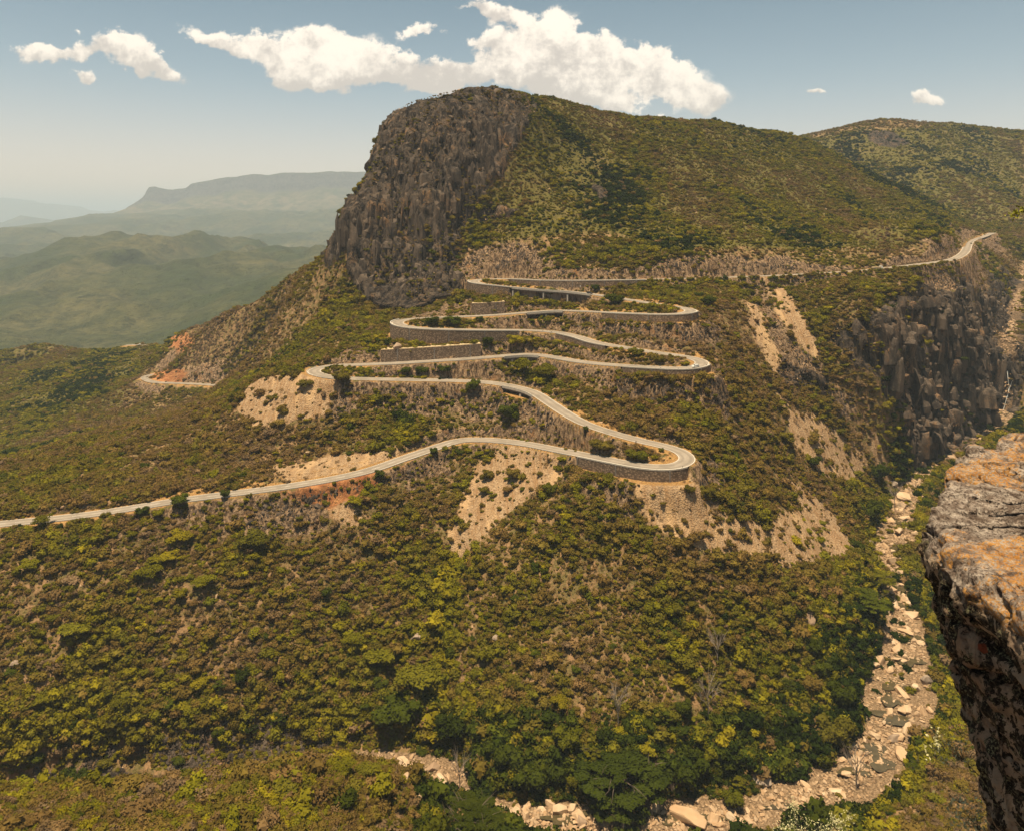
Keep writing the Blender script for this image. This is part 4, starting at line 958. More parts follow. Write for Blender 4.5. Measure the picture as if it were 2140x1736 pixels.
wall('low wall round the upper right hairpin beside the golden grass', 25.3, 28.3, +1, -5.0)
wall('tall curved masonry wall under the middle left hairpin', 36.3, 41.9, -1, -10.0)
wall('masonry tier with pale ledge on top, beneath the tall curved wall', 61.3, 64.3, -1, 8.6, up=True)
wall('short masonry wall where the road bends down towards the car hairpin', 44.0, 46.6, -1, -4.0)
wall('low wall round the right hairpin where the light car drives', 51.2, 54.6, +1, -4.0)
wall('dark stone wall below the lowest right hairpin', 84.2, 88.3, +1, -6.0)
def viaduct(label, t0, t1, side, dz, piers):
    q = span(t0, t1); t = empty('viaduct'); tag(t, label, 'bridge', 'half viaducts carrying the pass road')
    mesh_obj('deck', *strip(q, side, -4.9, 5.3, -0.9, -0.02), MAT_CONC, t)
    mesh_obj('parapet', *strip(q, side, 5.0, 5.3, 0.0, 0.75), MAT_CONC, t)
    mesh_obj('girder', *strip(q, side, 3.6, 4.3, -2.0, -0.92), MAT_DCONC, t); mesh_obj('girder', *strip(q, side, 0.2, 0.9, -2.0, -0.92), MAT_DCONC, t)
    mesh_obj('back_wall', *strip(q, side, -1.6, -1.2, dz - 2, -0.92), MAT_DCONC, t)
    for k in piers:
        j = q[int(k * (len(q) - 1))]; p = ROAD[j]; nn = NRM[j] * side; tt = ROAD_TAN[j]; b = p[:2] + nn * 4.4; Vb = []
        for z, h in ((p[2] + dz - 4, 0.75), (p[2] - 2.0, 0.6)):
            for (e, g_) in ((-h, -h), (h, -h), (h, h), (-h, h)):
                xy = b + tt * e * 0.9 + nn * g_; Vb.append((xy[0], xy[1], z))
        mesh_obj('pier', Vb, [(0, 1, 2, 3), (7, 6, 5, 4), (0, 4, 5, 1), (1, 5, 6, 2), (2, 6, 7, 3), (3, 7, 4, 0)], MAT_CONC, t)
viaduct('longest viaduct with tall piers over dark openings below the topmost hairpin', 18.0, 21.0, -1, -11.0, (0.02, 0.38, 0.68))
viaduct('small shallow viaduct on the second straight, right of the long one', 29.6, 31.3, +1, -5.0, (0.5,))
viaduct('middle viaduct with one pier over a dark gap above the green shrubs', 57.6, 60.2, +1, -9.0, (0.35, 0.8))
viaduct('lowest small viaduct where the road starts its long bend', 74.0, 75.6, -1, -4.0, (0.5,))
MAT_PAINT = mat_simple('faded_road_paint', (0.50, 0.46, 0.40), (0.62, 0.57, 0.50), 2.0)
def kerb(label, t0, t1, side):
    q = span(t0, t1)
    o = mesh_obj('roadside_kerb', *strip(q, side, 4.85, 5.15, -0.1, 0.42, 3), MAT_CONC); tag(o, label, 'kerb', 'low kerb walls on the valley side of the road')
for a in (('pale kerb on the outer edge of the straight below the long viaduct', 21.0, 25.2, -1), ('pale kerb along the second straight', 28.4, 29.5, +1), ('pale kerb between small viaduct and middle left hairpin', 31.4, 36.2, +1),
          ('pale kerb on the third straight past the shrubs under it', 42.0, 43.9, -1), ('pale kerb along the bend above the car hairpin', 46.7, 50.5, -1), ('pale kerb on the straight left of the car hairpin', 54.7, 57.5, +1),
          ('pale kerb between middle viaduct and the tan spur hairpin', 60.3, 66.0, +1), ('pale kerb round the leftmost hairpin above the tan spur', 66.2, 69.6, -1),
          ('pale kerb along the lowest straight by the scree', 88.4, 94.0, +1), ('pale kerb on the long lower road leaving left', 94.1, 104.0, +1)): kerb(*a)
# faint edge and centre lines
def line(l, q, w=0.13):
    v, f = ribbon(ROAD[q], ROAD_TAN[q], l - w, l + w, 0.10); return v, f
for nm, l, tr in (('edge_line', -4.1, (0, 105)), ('edge_line', 4.1, (0, 105))):
    tag(mesh_obj(nm, *line(l, span(*tr)), MAT_PAINT), kind='structure')
Vd, Fd = [], []
for k in range(0, len(ROAD) - 6, 10):
    if ROAD_T[k] < 93: continue
    v, f = line(0.0, np.arange(k, k + 6)); b = sum(len(a) for a in Vd); Vd.append(v); Fd.append(f + b)
tag(mesh_obj('centre_line', np.concatenate(Vd), np.concatenate(Fd), MAT_PAINT), kind='structure')
# little stone marker posts on the outer edge
bm = bmesh.new(); bmesh.ops.create_cone(bm, cap_ends=True, segments=8, radius1=0.3, radius2=0.22, depth=0.95); bmesh.ops.translate(bm, verts=bm.verts, vec=(0, 0, 0.45))
post_me = bpy.data.meshes.new('marker_post'); bm.to_mesh(post_me); bm.free(); MAT_POST = mat_simple('grimy_stone', (0.06, 0.05, 0.04), (0.16, 0.13, 0.1), 2); post_me.materials.append(MAT_POST)
for t_, side, lab in ((50.6, 1, 'first dark marker post on the outside of the car hairpin'), (51.5, 1, 'dark marker post on the bend right of the light car'), (52.4, 1, 'dark marker post just left of the light car'), (53.1, 1, 'dark marker post left of the car hairpin'),
                      (53.7, 1, 'fourth dark marker post left of the car hairpin'), (43.0, -1, 'dark marker post on the third straight'), (43.6, -1, 'dark marker post near the bend of the third straight'), (84.6, 1, 'marker post at the edge of the lowest right hairpin'),
                      (80.0, -1, 'marker post on the valley edge before the lowest hairpin'), (92.3, -1, 'marker post by the dry grass at the crest of the lower road')):
    k = int(np.argmin(abs(ROAD_T - t_))); p = ROAD[k]; o = bpy.data.objects.new('marker_post', post_me); col.objects.link(o)
    xy = p[:2] + NRM[k] * side * 4.5; o.location = (xy[0], xy[1], p[2] + 0.05); tag(o, lab, 'post', 'marker posts on the hairpins')

# ------------------------------------------------------------------ vehicles
def box(V, F, x0, x1, y0, y1, z0, z1, tx=0, ty=0):
    b = len(V)
    V += [(x0, y0, z0), (x1, y0, z0), (x1, y1, z0), (x0, y1, z0), (x0 + tx, y0 + ty, z1), (x1 - tx, y0 + ty, z1), (x1 - tx, y1 - ty, z1), (x0 + tx, y1 - ty, z1)]
    F += [(b, b + 3, b + 2, b + 1), (b + 4, b + 5, b + 6, b + 7), (b, b + 1, b + 5, b + 4), (b + 1, b + 2, b + 6, b + 5), (b + 2, b + 3, b + 7, b + 6), (b + 3, b, b + 4, b + 7)]
def prism(prof, hw, hw_top, ztop):
    V, F = [], []; n = len(prof)
    for sgn in (-1, 1):
        for x, z in prof: V.append((x, sgn * (hw if z < ztop else hw_top), z))
    F.append(tuple(range(n))[::-1] if False else tuple(range(n))); F.append(tuple(range(2 * n - 1, n - 1, -1)))
    for i in range(n): j = (i + 1) % n; F.append((i, i + n, j + n, j))
    return V, F
MAT_TYRE = mat_simple('tyre_rubber', (0.02, 0.02, 0.02), None, 3); MAT_GLASS = mat_simple('dark_car_glass', (0.02, 0.025, 0.03), None, 3, rough=0.1)
MAT_WHITE = mat_simple('white_car_paint', (0.62, 0.60, 0.56), (0.70, 0.68, 0.64), 1, rough=0.35); MAT_DARK = mat_simple('dark_car_paint', (0.035, 0.03, 0.03), None, 1, rough=0.35)
MAT_TAN = mat_simple('sandy_cargo', (0.42, 0.30, 0.17), (0.52, 0.40, 0.25), 2); MAT_LAMP = mat_simple('lamp_glass', (0.7, 0.7, 0.68), None, 1, rough=0.1); MAT_RED = mat_simple('tail_lamp', (0.3, 0.02, 0.015), None, 1, rough=0.3)
def wheels(t, xs, hw, r):
    for x in xs:
        for sg in (-1, 1):
            bm = bmesh.new(); bmesh.ops.create_cone(bm, cap_ends=True, segments=16, radius1=r, radius2=r, depth=0.26)
            bmesh.ops.rotate(bm, verts=bm.verts, matrix=Matrix.Rotation(R(90), 3, 'X')); bmesh.ops.translate(bm, verts=bm.verts, vec=(x, sg * hw, r))
            me = bpy.data.meshes.new('wheel'); bm.to_mesh(me); bm.free(); me.materials.append(MAT_TYRE); o = bpy.data.objects.new('wheel', me); col.objects.link(o); o.parent = t
            bm = bmesh.new(); bmesh.ops.create_cone(bm, cap_ends=True, segments=12, radius1=r * .55, radius2=r * .55, depth=0.28)
            bmesh.ops.rotate(bm, verts=bm.verts, matrix=Matrix.Rotation(R(90), 3, 'X')); bmesh.ops.translate(bm, verts=bm.verts, vec=(x, sg * (hw + 0.01), r))
            me = bpy.data.meshes.new('rim'); bm.to_mesh(me); bm.free(); me.materials.append(MAT_CONC); c = bpy.data.objects.new('rim', me); col.objects.link(c); c.parent = o
def place_on_road(t, tt, lat, flip=False, P=None, T=None, TN=None):
    P, T, TN = (ROAD, ROAD_T, ROAD_TAN) if P is None else (P, T, TN)
    k = int(np.argmin(abs(T - tt))); n = np.array([-TN[k, 1], TN[k, 0]]); xy = P[k, :2] + n * lat
    t.location = (xy[0], xy[1], P[k, 2] + 0.08); t.rotation_euler = (0, 0, math.atan2(TN[k, 1], TN[k, 0]) + (math.pi if flip else 0))
def suv(label, paint, name='suv', cat='car'):
    t = empty(name); tag(t, label, cat, 'vehicles on the pass road')
    body = [(-2.3, 0.4), (-2.35, 0.95), (-2.25, 1.05), (1.0, 1.05), (2.2, 0.92), (2.35, 0.7), (2.35, 0.4)]
    mesh_obj('body', *prism(body, 0.92, 0.90, 0.9), paint, t)
    cab = [(-2.2, 1.06), (-2.05, 1.72), (-1.9, 1.8), (0.1, 1.8), (0.35, 1.72), (1.05, 1.06)]
    mesh_obj('roof', *prism([(x * .99, z) for x, z in cab], 0.86, 0.74, 1.5), paint, t)
    for sg in (-1, 1):
        for x0, x1 in ((-1.95, -1.1), (-1.0, -0.2), (-0.1, 0.55)):
            mesh_obj('side_window', [(x0, sg * .885, 1.12), (x1, sg * .885, 1.12), (x1 - 0.1, sg * .80, 1.62), (x0 + .05, sg * .80, 1.62)], [(0, 1, 2, 3)], MAT_GLASS, t)
    mesh_obj('windscreen', [(1.02, -.8, 1.1), (1.02, .8, 1.1), (0.38, .68, 1.72), (0.38, -.68, 1.72)], [(0, 1, 2, 3)], MAT_GLASS, t)
    mesh_obj('rear_window', [(-2.23, -.75, 1.15), (-2.23, .75, 1.15), (-2.1, .66, 1.65), (-2.1, -.66, 1.65)], [(0, 1, 2, 3)], MAT_GLASS, t)
    for sg in (-1, 1):
        V, F = [], []; box(V, F, 2.30, 2.37, sg * .7 - .18, sg * .7 + .18, 0.68, 0.84); mesh_obj('headlight', V, F, MAT_LAMP, t)
        V, F = [], []; box(V, F, -2.40, -2.33, sg * .78 - .1, sg * .78 + .1, 0.75, 1.0); mesh_obj('tail_light', V, F, MAT_RED, t)
    wheels(t, (-1.45, 1.45), 0.85, 0.37); return t
place_on_road(suv('silver white car rounding the right hairpin, nose to the valley', MAT_WHITE), 52.1, 1.8)
place_on_road(suv('dark car on the road at the right end of the longest viaduct', MAT_DARK), 20.9, -2.0)
place_on_road(suv('tiny white car parked on the farthest loop of road at the left', MAT_WHITE), 4.2, 1.5, P=ROAD3, T=R3T, TN=R3TAN)
def motorbike(label):
    t = empty('motorcycle'); tag(t, label, 'motorcycle', 'vehicles on the pass road')
    mesh_obj('frame', *prism([(-.6, .45), (-.8, .85), (-.1, .8), (.2, 1.0), (.45, .95), (.3, .4)], 0.14, 0.12, .9), MAT_DARK, t)
    V, F = [], []; box(V, F, .42, .5, -.35, .35, 1.02, 1.08); mesh_obj('handlebar', V, F, MAT_DARK, t)
    for x in (-.7, .7):
        bm = bmesh.new(); bmesh.ops.create_cone(bm, cap_ends=True, segments=14, radius1=.32, radius2=.32, depth=0.12)
        bmesh.ops.rotate(bm, verts=bm.verts, matrix=Matrix.Rotation(R(90), 3, 'X')); bmesh.ops.translate(bm, verts=bm.verts, vec=(x, 0, .32))
        me = bpy.data.meshes.new('wheel'); bm.to_mesh(me); bm.free(); me.materials.append(MAT_TYRE); o = bpy.data.objects.new('wheel', me); col.objects.link(o); o.parent = t
    return t
t = empty('dump_truck'); tag(t, 'long truck with white cab and sandy load on the high road right of the hairpins', 'truck', 'vehicles on the pass road')
V, F = [], []; box(V, F, -6.5, 2.4, -1.15, 1.15, 0.7, 1.1); mesh_obj('chassis', V, F, MAT_DARK, t)
V, F = [], []; box(V, F, -6.5, 1.9, -1.25, 1.25, 1.12, 2.3, 0.1, 0.05); mesh_obj('cargo_bed', V, F, MAT_TAN, t)
mesh_obj('cab', *prism([(2.1, .6), (2.1, 3.1), (3.5, 3.1), (4.1, 2.0), (4.3, 1.8), (4.3, .6)], 1.2, 1.1, 2.9), MAT_WHITE, t)
mesh_obj('windscreen', [(3.58, -1.05, 3.0), (3.58, 1.05, 3.0), (4.13, 1.12, 2.05), (4.13, -1.12, 2.05)], [(0, 1, 2, 3)], MAT_GLASS, t)
wheels(t, (-5.4, -4.2, 3.1), 1.05, 0.52); place_on_road(t, 7.1, 2.2, flip=True)
t = empty('lamp_post'); tag(t, 'small pale post with white head beside the road above the long viaduct', 'lamp post')
k = int(np.argmin(abs(ROAD_T - 20.4))); xy = ROAD[k, :2] - NRM[k] * -6.2
for nm, r, z0, z1, mt in (('pole', .12, 0, 4.2, MAT_DCONC), ('head', .42, 4.2, 4.9, MAT_WHITE)):
    bm = bmesh.new(); bmesh.ops.create_cone(bm, cap_ends=True, segments=10, radius1=r, radius2=r * .9, depth=z1 - z0); bmesh.ops.translate(bm, verts=bm.verts, vec=(0, 0, (z0 + z1) / 2))
    me = bpy.data.meshes.new(nm); bm.to_mesh(me); bm.free(); me.materials.append(mt); o = bpy.data.objects.new(nm, me); col.objects.link(o); o.parent = t
t.location = (xy[0], xy[1], float(ground_z(xy[0], xy[1])))

# ------------------------------------------------------------------ water
def mat_water():
    s = NT('muddy_water'); n = s.noise(0.5, 4, 0.6)
    s.b.inputs['Specular IOR Level'].default_value = 0.5
    return s.done(s.mix(s.ramp(n, .3, .7), (0.055, 0.042, 0.020), (0.085, 0.065, 0.032)), s.bump(s.noise(2.5, 2, .5), 0.08, 0.1), 0.08)
MAT_WATER = mat_water()
def pool(px, py, rx, ry, Zl=None, name='river_water', seed=0):
    h = hit(px, py)
    cx_, cy_ = h[0], h[1]; z = (h[2] + 0.35) if Zl is None else Zl
    n = 28; V = [(cx_, cy_, z)]
    for k in range(n):
        a = 6.2832 * k / n; r = 1 + 0.25 * math.sin(a * 3 + seed) + 0.15 * math.sin(a * 5 + seed * 2)
        V.append((cx_ + rx * r * math.cos(a), cy_ + ry * r * math.sin(a), z))
    o = mesh_obj(name, V, [(0, 1 + k, 1 + (k + 1) % n) for k in range(n)], MAT_WATER); return tag(o, kind='structure')
for i, a in enumerate([(1925, 983, 12, 7), (2098, 863, 14, 5), (1890, 1090, 9, 6), (1885, 1145, 8, 4), (1862, 1195, 7, 4), (1890, 1265, 4, 6), (1925, 1335, 7, 4), (1872, 1500, 9, 5), (1832, 1562, 9, 5), (1848, 1600, 6, 4), (1870, 1435, 6, 4), (1280, 1700, 10, 3), (1400, 1712, 7, 3), (925, 1640, 3, 3)]): pool(*a, seed=i)
for i, a in enumerate([(1878, 1225, 5, 6), (1898, 1380, 7, 5), (1868, 1465, 6, 5), (1795, 1612, 8, 3), (1650, 1690, 9, 2.5), (1180, 1714, 8, 2.5), (1480, 1712, 8, 2.5), (985, 1672, 6, 2.5), (880, 1618, 5, 2.5)]): pool(*a, seed=20 + i)
# the waterfall: two thin strands over the lip
def fall():
    s = NT('white_water'); n = s.noise(1.2, 4, .6, (1, 1, .2)); m = s.done(s.mix(s.ramp(n, .3, .6), (0.55, 0.55, 0.52), (0.85, 0.85, 0.82)), None, 0.5)
    t = empty('waterfall'); tag(t, 'thin white waterfall splitting in two strands into the gorge pool', 'waterfall')
    for pts in ([(2106,750),(2105,775),(2107,795),(2109,812)], [(2113,757),(2118,773),(2118,790),(2110,811)], [(2109,811),(2106,825),(2101,842),(2096,860)]):
        V, F = [], []
        for i, (px, py) in enumerate(pts):
            Yd = 732 - (py - 743) * 0.075
            for e in (-.45, .45): V.append(W(px + e * FL / Yd * (0.7 + 0.4 * math.sin(i * 2)), py, Yd - abs(e) * 1.2))
            V.insert(len(V) - 1, W(px, py, Yd - 0.9))
        for i in range(len(pts) - 1):
            for k in (0, 1): F.append((i * 3 + k, i * 3 + k + 1, i * 3 + k + 4, i * 3 + k + 3))
        mesh_obj('strand', V, F, m, t, smooth=True)
fall()

# ------------------------------------------------------------------ boulders of the river bed
def mat_boulder(name, a, b, dk):
    s = NT(name); n = s.noise(0.5, 5, .6); f = s.noise(2.2, 4, .65, (1, 1, 2.5)); oi = s.N.new('ShaderNodeObjectInfo')
    c = s.mix(s.ramp(n, .3, .7), a, b); c = s.mix(s.ramp(f, .55, .75, 0, .6), c, dk)
    c = s.mix(s.math('MULTIPLY', oi.outputs['Random'], 0.45), c, (0.36, 0.20, 0.09))
    return s.done(c, s.bump(f, .5, .3))
MAT_B = mat_boulder('tan_river_stone', (0.40, 0.28, 0.175), (0.55, 0.42, 0.29), (0.20, 0.14, 0.09))  # pale tan is the river stone's own colour
MAT_GB = mat_boulder('grey_weathered_stone', (0.20, 0.155, 0.12), (0.34, 0.27, 0.21), (0.08, 0.065, 0.05))
def rock_mesh(seed, flat=1.0, mat=None, sub=1):
    r = random.Random(seed); bm = bmesh.new()
    for _ in range(16 + r.randint(0, 10)):
        v = Vector((r.gauss(0, 1), r.gauss(0, 1), r.gauss(0, 1))).normalized()
        m = max(abs(v.x), abs(v.y), abs(v.z)); v = v * (0.55 + 0.45 / m * 0.75) * r.uniform(.85, 1.05); bm.verts.new((v.x, v.y * .8, v.z * .55 * flat))
    g = bmesh.ops.convex_hull(bm, input=bm.verts); bmesh.ops.delete(bm, geom=list({e for e in g['geom_interior'] if isinstance(e, bmesh.types.BMVert)}), context='VERTS')
    bmesh.ops.bevel(bm, geom=list(bm.edges), offset=0.025, segments=1, affect='EDGES')
    me = bpy.data.meshes.new('boulder'); bm.to_mesh(me); bm.free(); me.materials.append(mat or MAT_B); return me
ROCKS = [rock_mesh(i, 0.8 + 0.5 * (i % 3)) for i in range(10)]
SLABS = [rock_mesh(40 + i, 0.4) for i in range(3)]
GROCKS = [rock_mesh(60 + i, 1.2, MAT_GB) for i in range(4)]
def put_rock(px, py, w, label, group, meshes=None, stretch=(1, 1, 1), rz=None, sink=0.25, name='boulder', cat='boulder', tilt=0.25):
    """w: width in survey units"""
    h = hit(px, py)
    if h is None: return None
    me = random.choice(meshes or ROCKS); o = bpy.data.objects.new(name, me); col.objects.link(o)
    sc_ = w / FL * h[1] / 1.9
    o.scale = (sc_ * stretch[0], sc_ * stretch[1], sc_ * stretch[2]); o.rotation_euler = (random.uniform(-tilt, tilt), random.uniform(-tilt, tilt), random.uniform(0, 6.28) if rz is None else rz)
    o.location = (h[0], h[1], h[2] + sc_ * 0.25 * (1 - sink * 2)); return tag(o, label, cat, group)
random.seed(5)
NAMED = [(1888,1040,58,'largest pale slab in the river bed beside the dark round tree',SLABS,(1,.7,1.2)), (1866,1012,22,'dark topped boulder just below the upper pool',GROCKS,(1,1,1)), (1868,1050,26,'pale boulder left of the large slab',ROCKS,(1,.8,1)),
 (1862,1090,26,'cracked boulder in the middle of the upper rapids',ROCKS,(1,.8,1)), (1888,1085,28,'rounded pale boulder right of the cracked one',ROCKS,(1,.8,1)), (1880,1112,58,'long flat ledge of rock across the stream',SLABS,(1,.35,.8)),
 (1815,1137,26,'rounded boulder at the toe of the scree',GROCKS,(1,.9,1)), (1845,1155,28,'pale flat boulder in the water below the ledge',SLABS,(1,.6,1.6)), (1862,1175,30,'tall split boulder under the flat one',ROCKS,(.9,.7,1.2)),
 (1882,1200,34,'leaning reddish boulder below the split one',ROCKS,(1,.8,1.3)), (1890,1255,30,'upright wedge of stone between two pools',ROCKS,(.5,.8,1.3)),
 (1905,1290,36,'big faceted boulder at the head of the boulder field',ROCKS,(1,.9,1)), (1893,1322,40,'flat pale slab left of the boulder field centre',SLABS,(1,.5,1)), (1868,1343,32,'pointed long slab lying downhill',SLABS,(1,.45,1.2)),
 (1875,1360,34,'large triangular tan boulder in the boulder field',ROCKS,(1,.8,1)), (1925,1345,26,'square boulder right of the triangular one',ROCKS,(1,.8,1)), (1840,1385,30,'tall pale boulder on the left side of the boulder field',ROCKS,(.8,.7,1.4)),
 (1862,1400,34,'upper wide slab above the dark gap',SLABS,(1,.6,1.3)), (1915,1440,32,'leaning tall boulder right of the dark gap',ROCKS,(.7,.7,1.5)), (1935,1425,36,'steep grey slab against the right bank',GROCKS,(1,.6,1.2)),
 (1885,1450,46,'wide pale slab under the dark gap',SLABS,(1,.5,1.3)), (1895,1485,36,'squared pale block by the brown pool',ROCKS,(1,.6,.9)), (1860,1492,24,'tan block left of the squared pale one',ROCKS,(1,.8,1)), (1930,1490,28,'upright block right of the brown pool',ROCKS,(.7,.7,1.4)),
 (1895,1525,46,'long striped slab slanting over the pool',SLABS,(1,.4,1.4)), (1870,1545,34,'brown banded block below the striped slab',GROCKS,(1,.7,1)), (1885,1580,46,'big smooth boulder with sunlit top by the lower pool',ROCKS,(1,.9,1)),
 (1790,1590,36,'broad pale rocks below the lower pool',ROCKS,(1,.7,.9)), (1770,1620,40,'wide flat pale rocks at the lower bend',SLABS,(1,.7,1.2)), (1745,1655,34,'pale slab at the end of the visible right reach',SLABS,(1,.7,1)),
 (905,1608,34,'grey topped boulder of the lower left rock bar',GROCKS,(1,.8,1)), (893,1645,56,'white wedge of rock, largest of the lower left rock bar',SLABS,(1,.45,1.3)), (925,1632,42,'long grey slab right of the white wedge',SLABS,(1,.5,1.4)),
 (845,1628,34,'orange tan boulders at the top of the lower left rock bar',ROCKS,(1,.8,1)), (870,1668,34,'pale block at the foot of the white wedge',ROCKS,(1,.8,1)), (950,1655,28,'small flat rock right end of the lower left rock bar',SLABS,(1,.6,1)),
 (1170,1700,44,'angular pale boulder at the bottom edge, left of the dark stream',ROCKS,(1,.7,1)), (1215,1720,34,'round grey boulder beside the dark stream',GROCKS,(1,.9,1.1)), (1440,1712,100,'enormous pale rock slab at the bottom edge',SLABS,(1,.7,1.3)),
 (1490,1715,44,'tilted pale block right of the enormous slab',ROCKS,(.8,.8,1)), (1370,1690,30,'brown block left of the enormous slab',ROCKS,(1,.8,1)), (1530,1700,26,'small pale rock at the foot of the green tree',ROCKS,(1,.8,1)), (1100,1688,30,'flat brown rock under the dark umbrella tree',SLABS,(1,.7,1.2)),
 (1260,1680,90,'dark stone ledge under the great umbrella tree',GROCKS,(1,.4,.5))]
for (px, py, w, lab, ms, st) in NAMED: put_rock(px, py, w, lab, None, ms, st)
put_rock(1693, 1300, 34, 'lone pale pointed boulder standing among bushes on the slope', None, GROCKS, (0.9, .8, 1.7), 0.4, sink=-.2)
put_rock(1588, 1632, 70, 'big grey boulder between trees near the bottom', None, GROCKS, (1.2, .8, .5), 0.2, sink=0)
put_rock(875, 1335, 44, 'pale rock outcrop beside the central gully', None, GROCKS, (1, .8, .9), 0.4, sink=.1)
put_rock(1035, 1525 - 190, 20, 'small pale rock right of the central gully', None, GROCKS)
put_rock(32, 1620 - 232, 30, 'brown boulder among bushes at the left edge', None, GROCKS, (1, .8, .8))
put_rock(829, 732 - 2, 30, 'pinkish boulder beside the tall curved wall', None, GROCKS, (1, .8, .8), sink=-.2)
def near_label(px, py, marks, head, maxw=16):
    best = min(marks, key=lambda m: (m[0] - px) ** 2 + (m[1] - py) ** 2); dx, dy = px - best[0], py - best[1]
    d = ('right of' if dx > 0 else 'left of') if abs(dx) > abs(dy) else ('below' if dy > 0 else 'above'); far = 'just ' if math.hypot(dx, dy) < 45 else ''
    nm = best[2]; nm = nm if nm.split()[0] in ('first', 'second', 'third') and False else 'the ' + nm
    if math.hypot(dx, dy) > 110: return None
    w = (head + ' ' + far + d + ' ' + nm).split(); return ' '.join(w) if len(w) <= maxw else None
MARKS_R = [(a[0], a[1], a[3]) for a in NAMED if len(a[3].split()) <= 11]
n_b = 0; reach = [(1780, 1000, 1960, 1230, 'upper reach of the river'), (1780, 1230, 1990, 1420, 'boulder field'), (1780, 1420, 1990, 1580, 'reach of brown pools'), (1640, 1560, 1900, 1736, 'lower bend'), (1000, 1660, 1640, 1736, 'bottom reach'), (780, 1540, 1000, 1700, 'lower left rock bar'), (1930, 900, 2140, 1000, 'far pool'), (2050, 640, 2140, 860, 'waterfall')]
idxs = list(range(0, len(RIVER)))
cand = []
for k in range(2600):
    i = random.choice(idxs); w_ = RIVER[i, 3]; l = random.gauss(0, 0.5) * w_
    x = RIVER[i, 0] - RIVER_TAN[i, 1] * l; y = RIVER[i, 1] + RIVER_TAN[i, 0] * l; z = float(ground_z(x, y)); px, py = to_px(np.array([x, y, z])); cand.append((x, y, z, px, py))
cand = [c for c in cand if -40 < c[3] < 2180 and c[4] < 1760]
xs, ys_, zs = (np.array([c[k] for c in cand]) for k in range(3)); vis = visible(xs, ys_, zs, 1.5)
per = {}
for c, v_ in zip(cand, vis):
    x, y, z, px, py = c
    if not v_ or (py > 915 and px > (min(2085 - (py - 915), 2140) if py < 1070 else 1925 + max(0, py - 1250) * .2)): continue
    where = next((r_[4] for r_ in reach if r_[0] <= px <= r_[2] and r_[1] <= py <= r_[3]), None)
    per[where] = per.get(where, 0) + 1
    if where and n_b < 248 and y < 700 and per[where] <= (12 if where == 'far pool' else 60):
        n_b += 1; sz = min(4.2, 1.2 * math.exp(random.gauss(0.25, 0.48)))
        o = bpy.data.objects.new('boulder', random.choice(ROCKS + SLABS)); col.objects.link(o); o.location = (x, y, z + sz * .2); o.scale = (sz, sz * random.uniform(.5, 1), sz * random.uniform(.7, 1.3))
        o.rotation_euler = (random.uniform(-.35, .35), random.uniform(-.35, .35), random.uniform(0, 6.28))
        szw = 'large' if sz > 1.6 else ('middling' if sz > 0.9 else 'small'); tag(o, near_label(px, py, MARKS_R, szw + (' flat' if o.data in SLABS else '') + ' tan boulder') or '%s tan boulder lying in the %s' % (szw, where), 'boulder', '%s tan boulders of the %s' % (szw, where))
src_r = bpy.data.collections.new('stone_kinds')
MAT_ST = mat_boulder('bed_stones', (0.26, 0.175, 0.105), (0.44, 0.32, 0.21), (0.12, 0.085, 0.055))
for i in range(4):
    me_ = ROCKS[i].copy(); me_.materials.clear(); me_.materials.append(MAT_ST); o = bpy.data.objects.new('stone_%d' % i, me_); src_r.objects.link(o)
g2 = SCATTER.copy(); [n for n in g2.nodes if n.bl_idname == 'GeometryNodeCollectionInfo'][0].inputs[0].default_value = src_r
def stones(name, P, s, seed, flat=1.0):
    r = np.random.default_rng(seed); n = len(P); o = scatter_obj(name, P, np.stack([s, s * r.uniform(.6, 1, n), s * r.uniform(.5, 1.1, n) * flat], 1), np.stack([r.normal(0, .3, n), r.normal(0, .3, n), r.uniform(0, 6.28, n)], 1), np.zeros(n), r.integers(0, 4, n))
    o.modifiers[0].node_group = g2; return o
r_ = np.random.default_rng(8); k = r_.integers(0, len(RIVER), 15000); l = r_.normal(0, .6, 15000) * RIVER[k, 3]
x = RIVER[k, 0] - RIVER_TAN[k, 1] * l; y = RIVER[k, 1] + RIVER_TAN[k, 0] * l; s_ = 0.42 * np.exp(r_.normal(0, .6, 15000))
kk = r_.integers(0, len(RIVER), 4600); ll = r_.normal(0, .5, 4600) * RIVER[kk, 3]; xm = RIVER[kk, 0] - RIVER_TAN[kk, 1] * ll; ym = RIVER[kk, 1] + RIVER_TAN[kk, 0] * ll; sm_ = 1.0 * np.exp(r_.normal(0, .3, 4600))
stones('river_stones', np.stack([xm, ym, ground_z(xm, ym) + sm_ * .15], 1), sm_, 13)
stones('river_cobbles', np.stack([x, y, ground_z(x, y) + s_ * .1], 1), s_, 3)
# rubble on the scree fans and along the rocky foot of the slope
x = r_.uniform(-250, 420, 260000); y = r_.uniform(262, 620, 260000); k = (sample(ATT['scree'], x, y) > r_.uniform(.3, 1, 260000)); x, y = x[k], y[k]; s_ = 0.15 * np.exp(r_.normal(0, .6, len(x)))
print('rubble', len(x)); stones('scree_rubble', np.stack([x, y, ground_z(x, y)], 1), s_, 4)
x = r_.uniform(-330, 420, 9000); y = r_.uniform(262, 1000, 9000); pt = fbm(x / 18, y / 18, None, 2, 77); k = (pt > 0.12) & (sample(RDIST, x, y) > 8); x, y = x[k], y[k]; s_ = 0.6 * np.exp(r_.normal(0, .5, len(x)))
stones('outcrop_stones', np.stack([x, y, ground_z(x, y)], 1), s_, 5, 1.3)

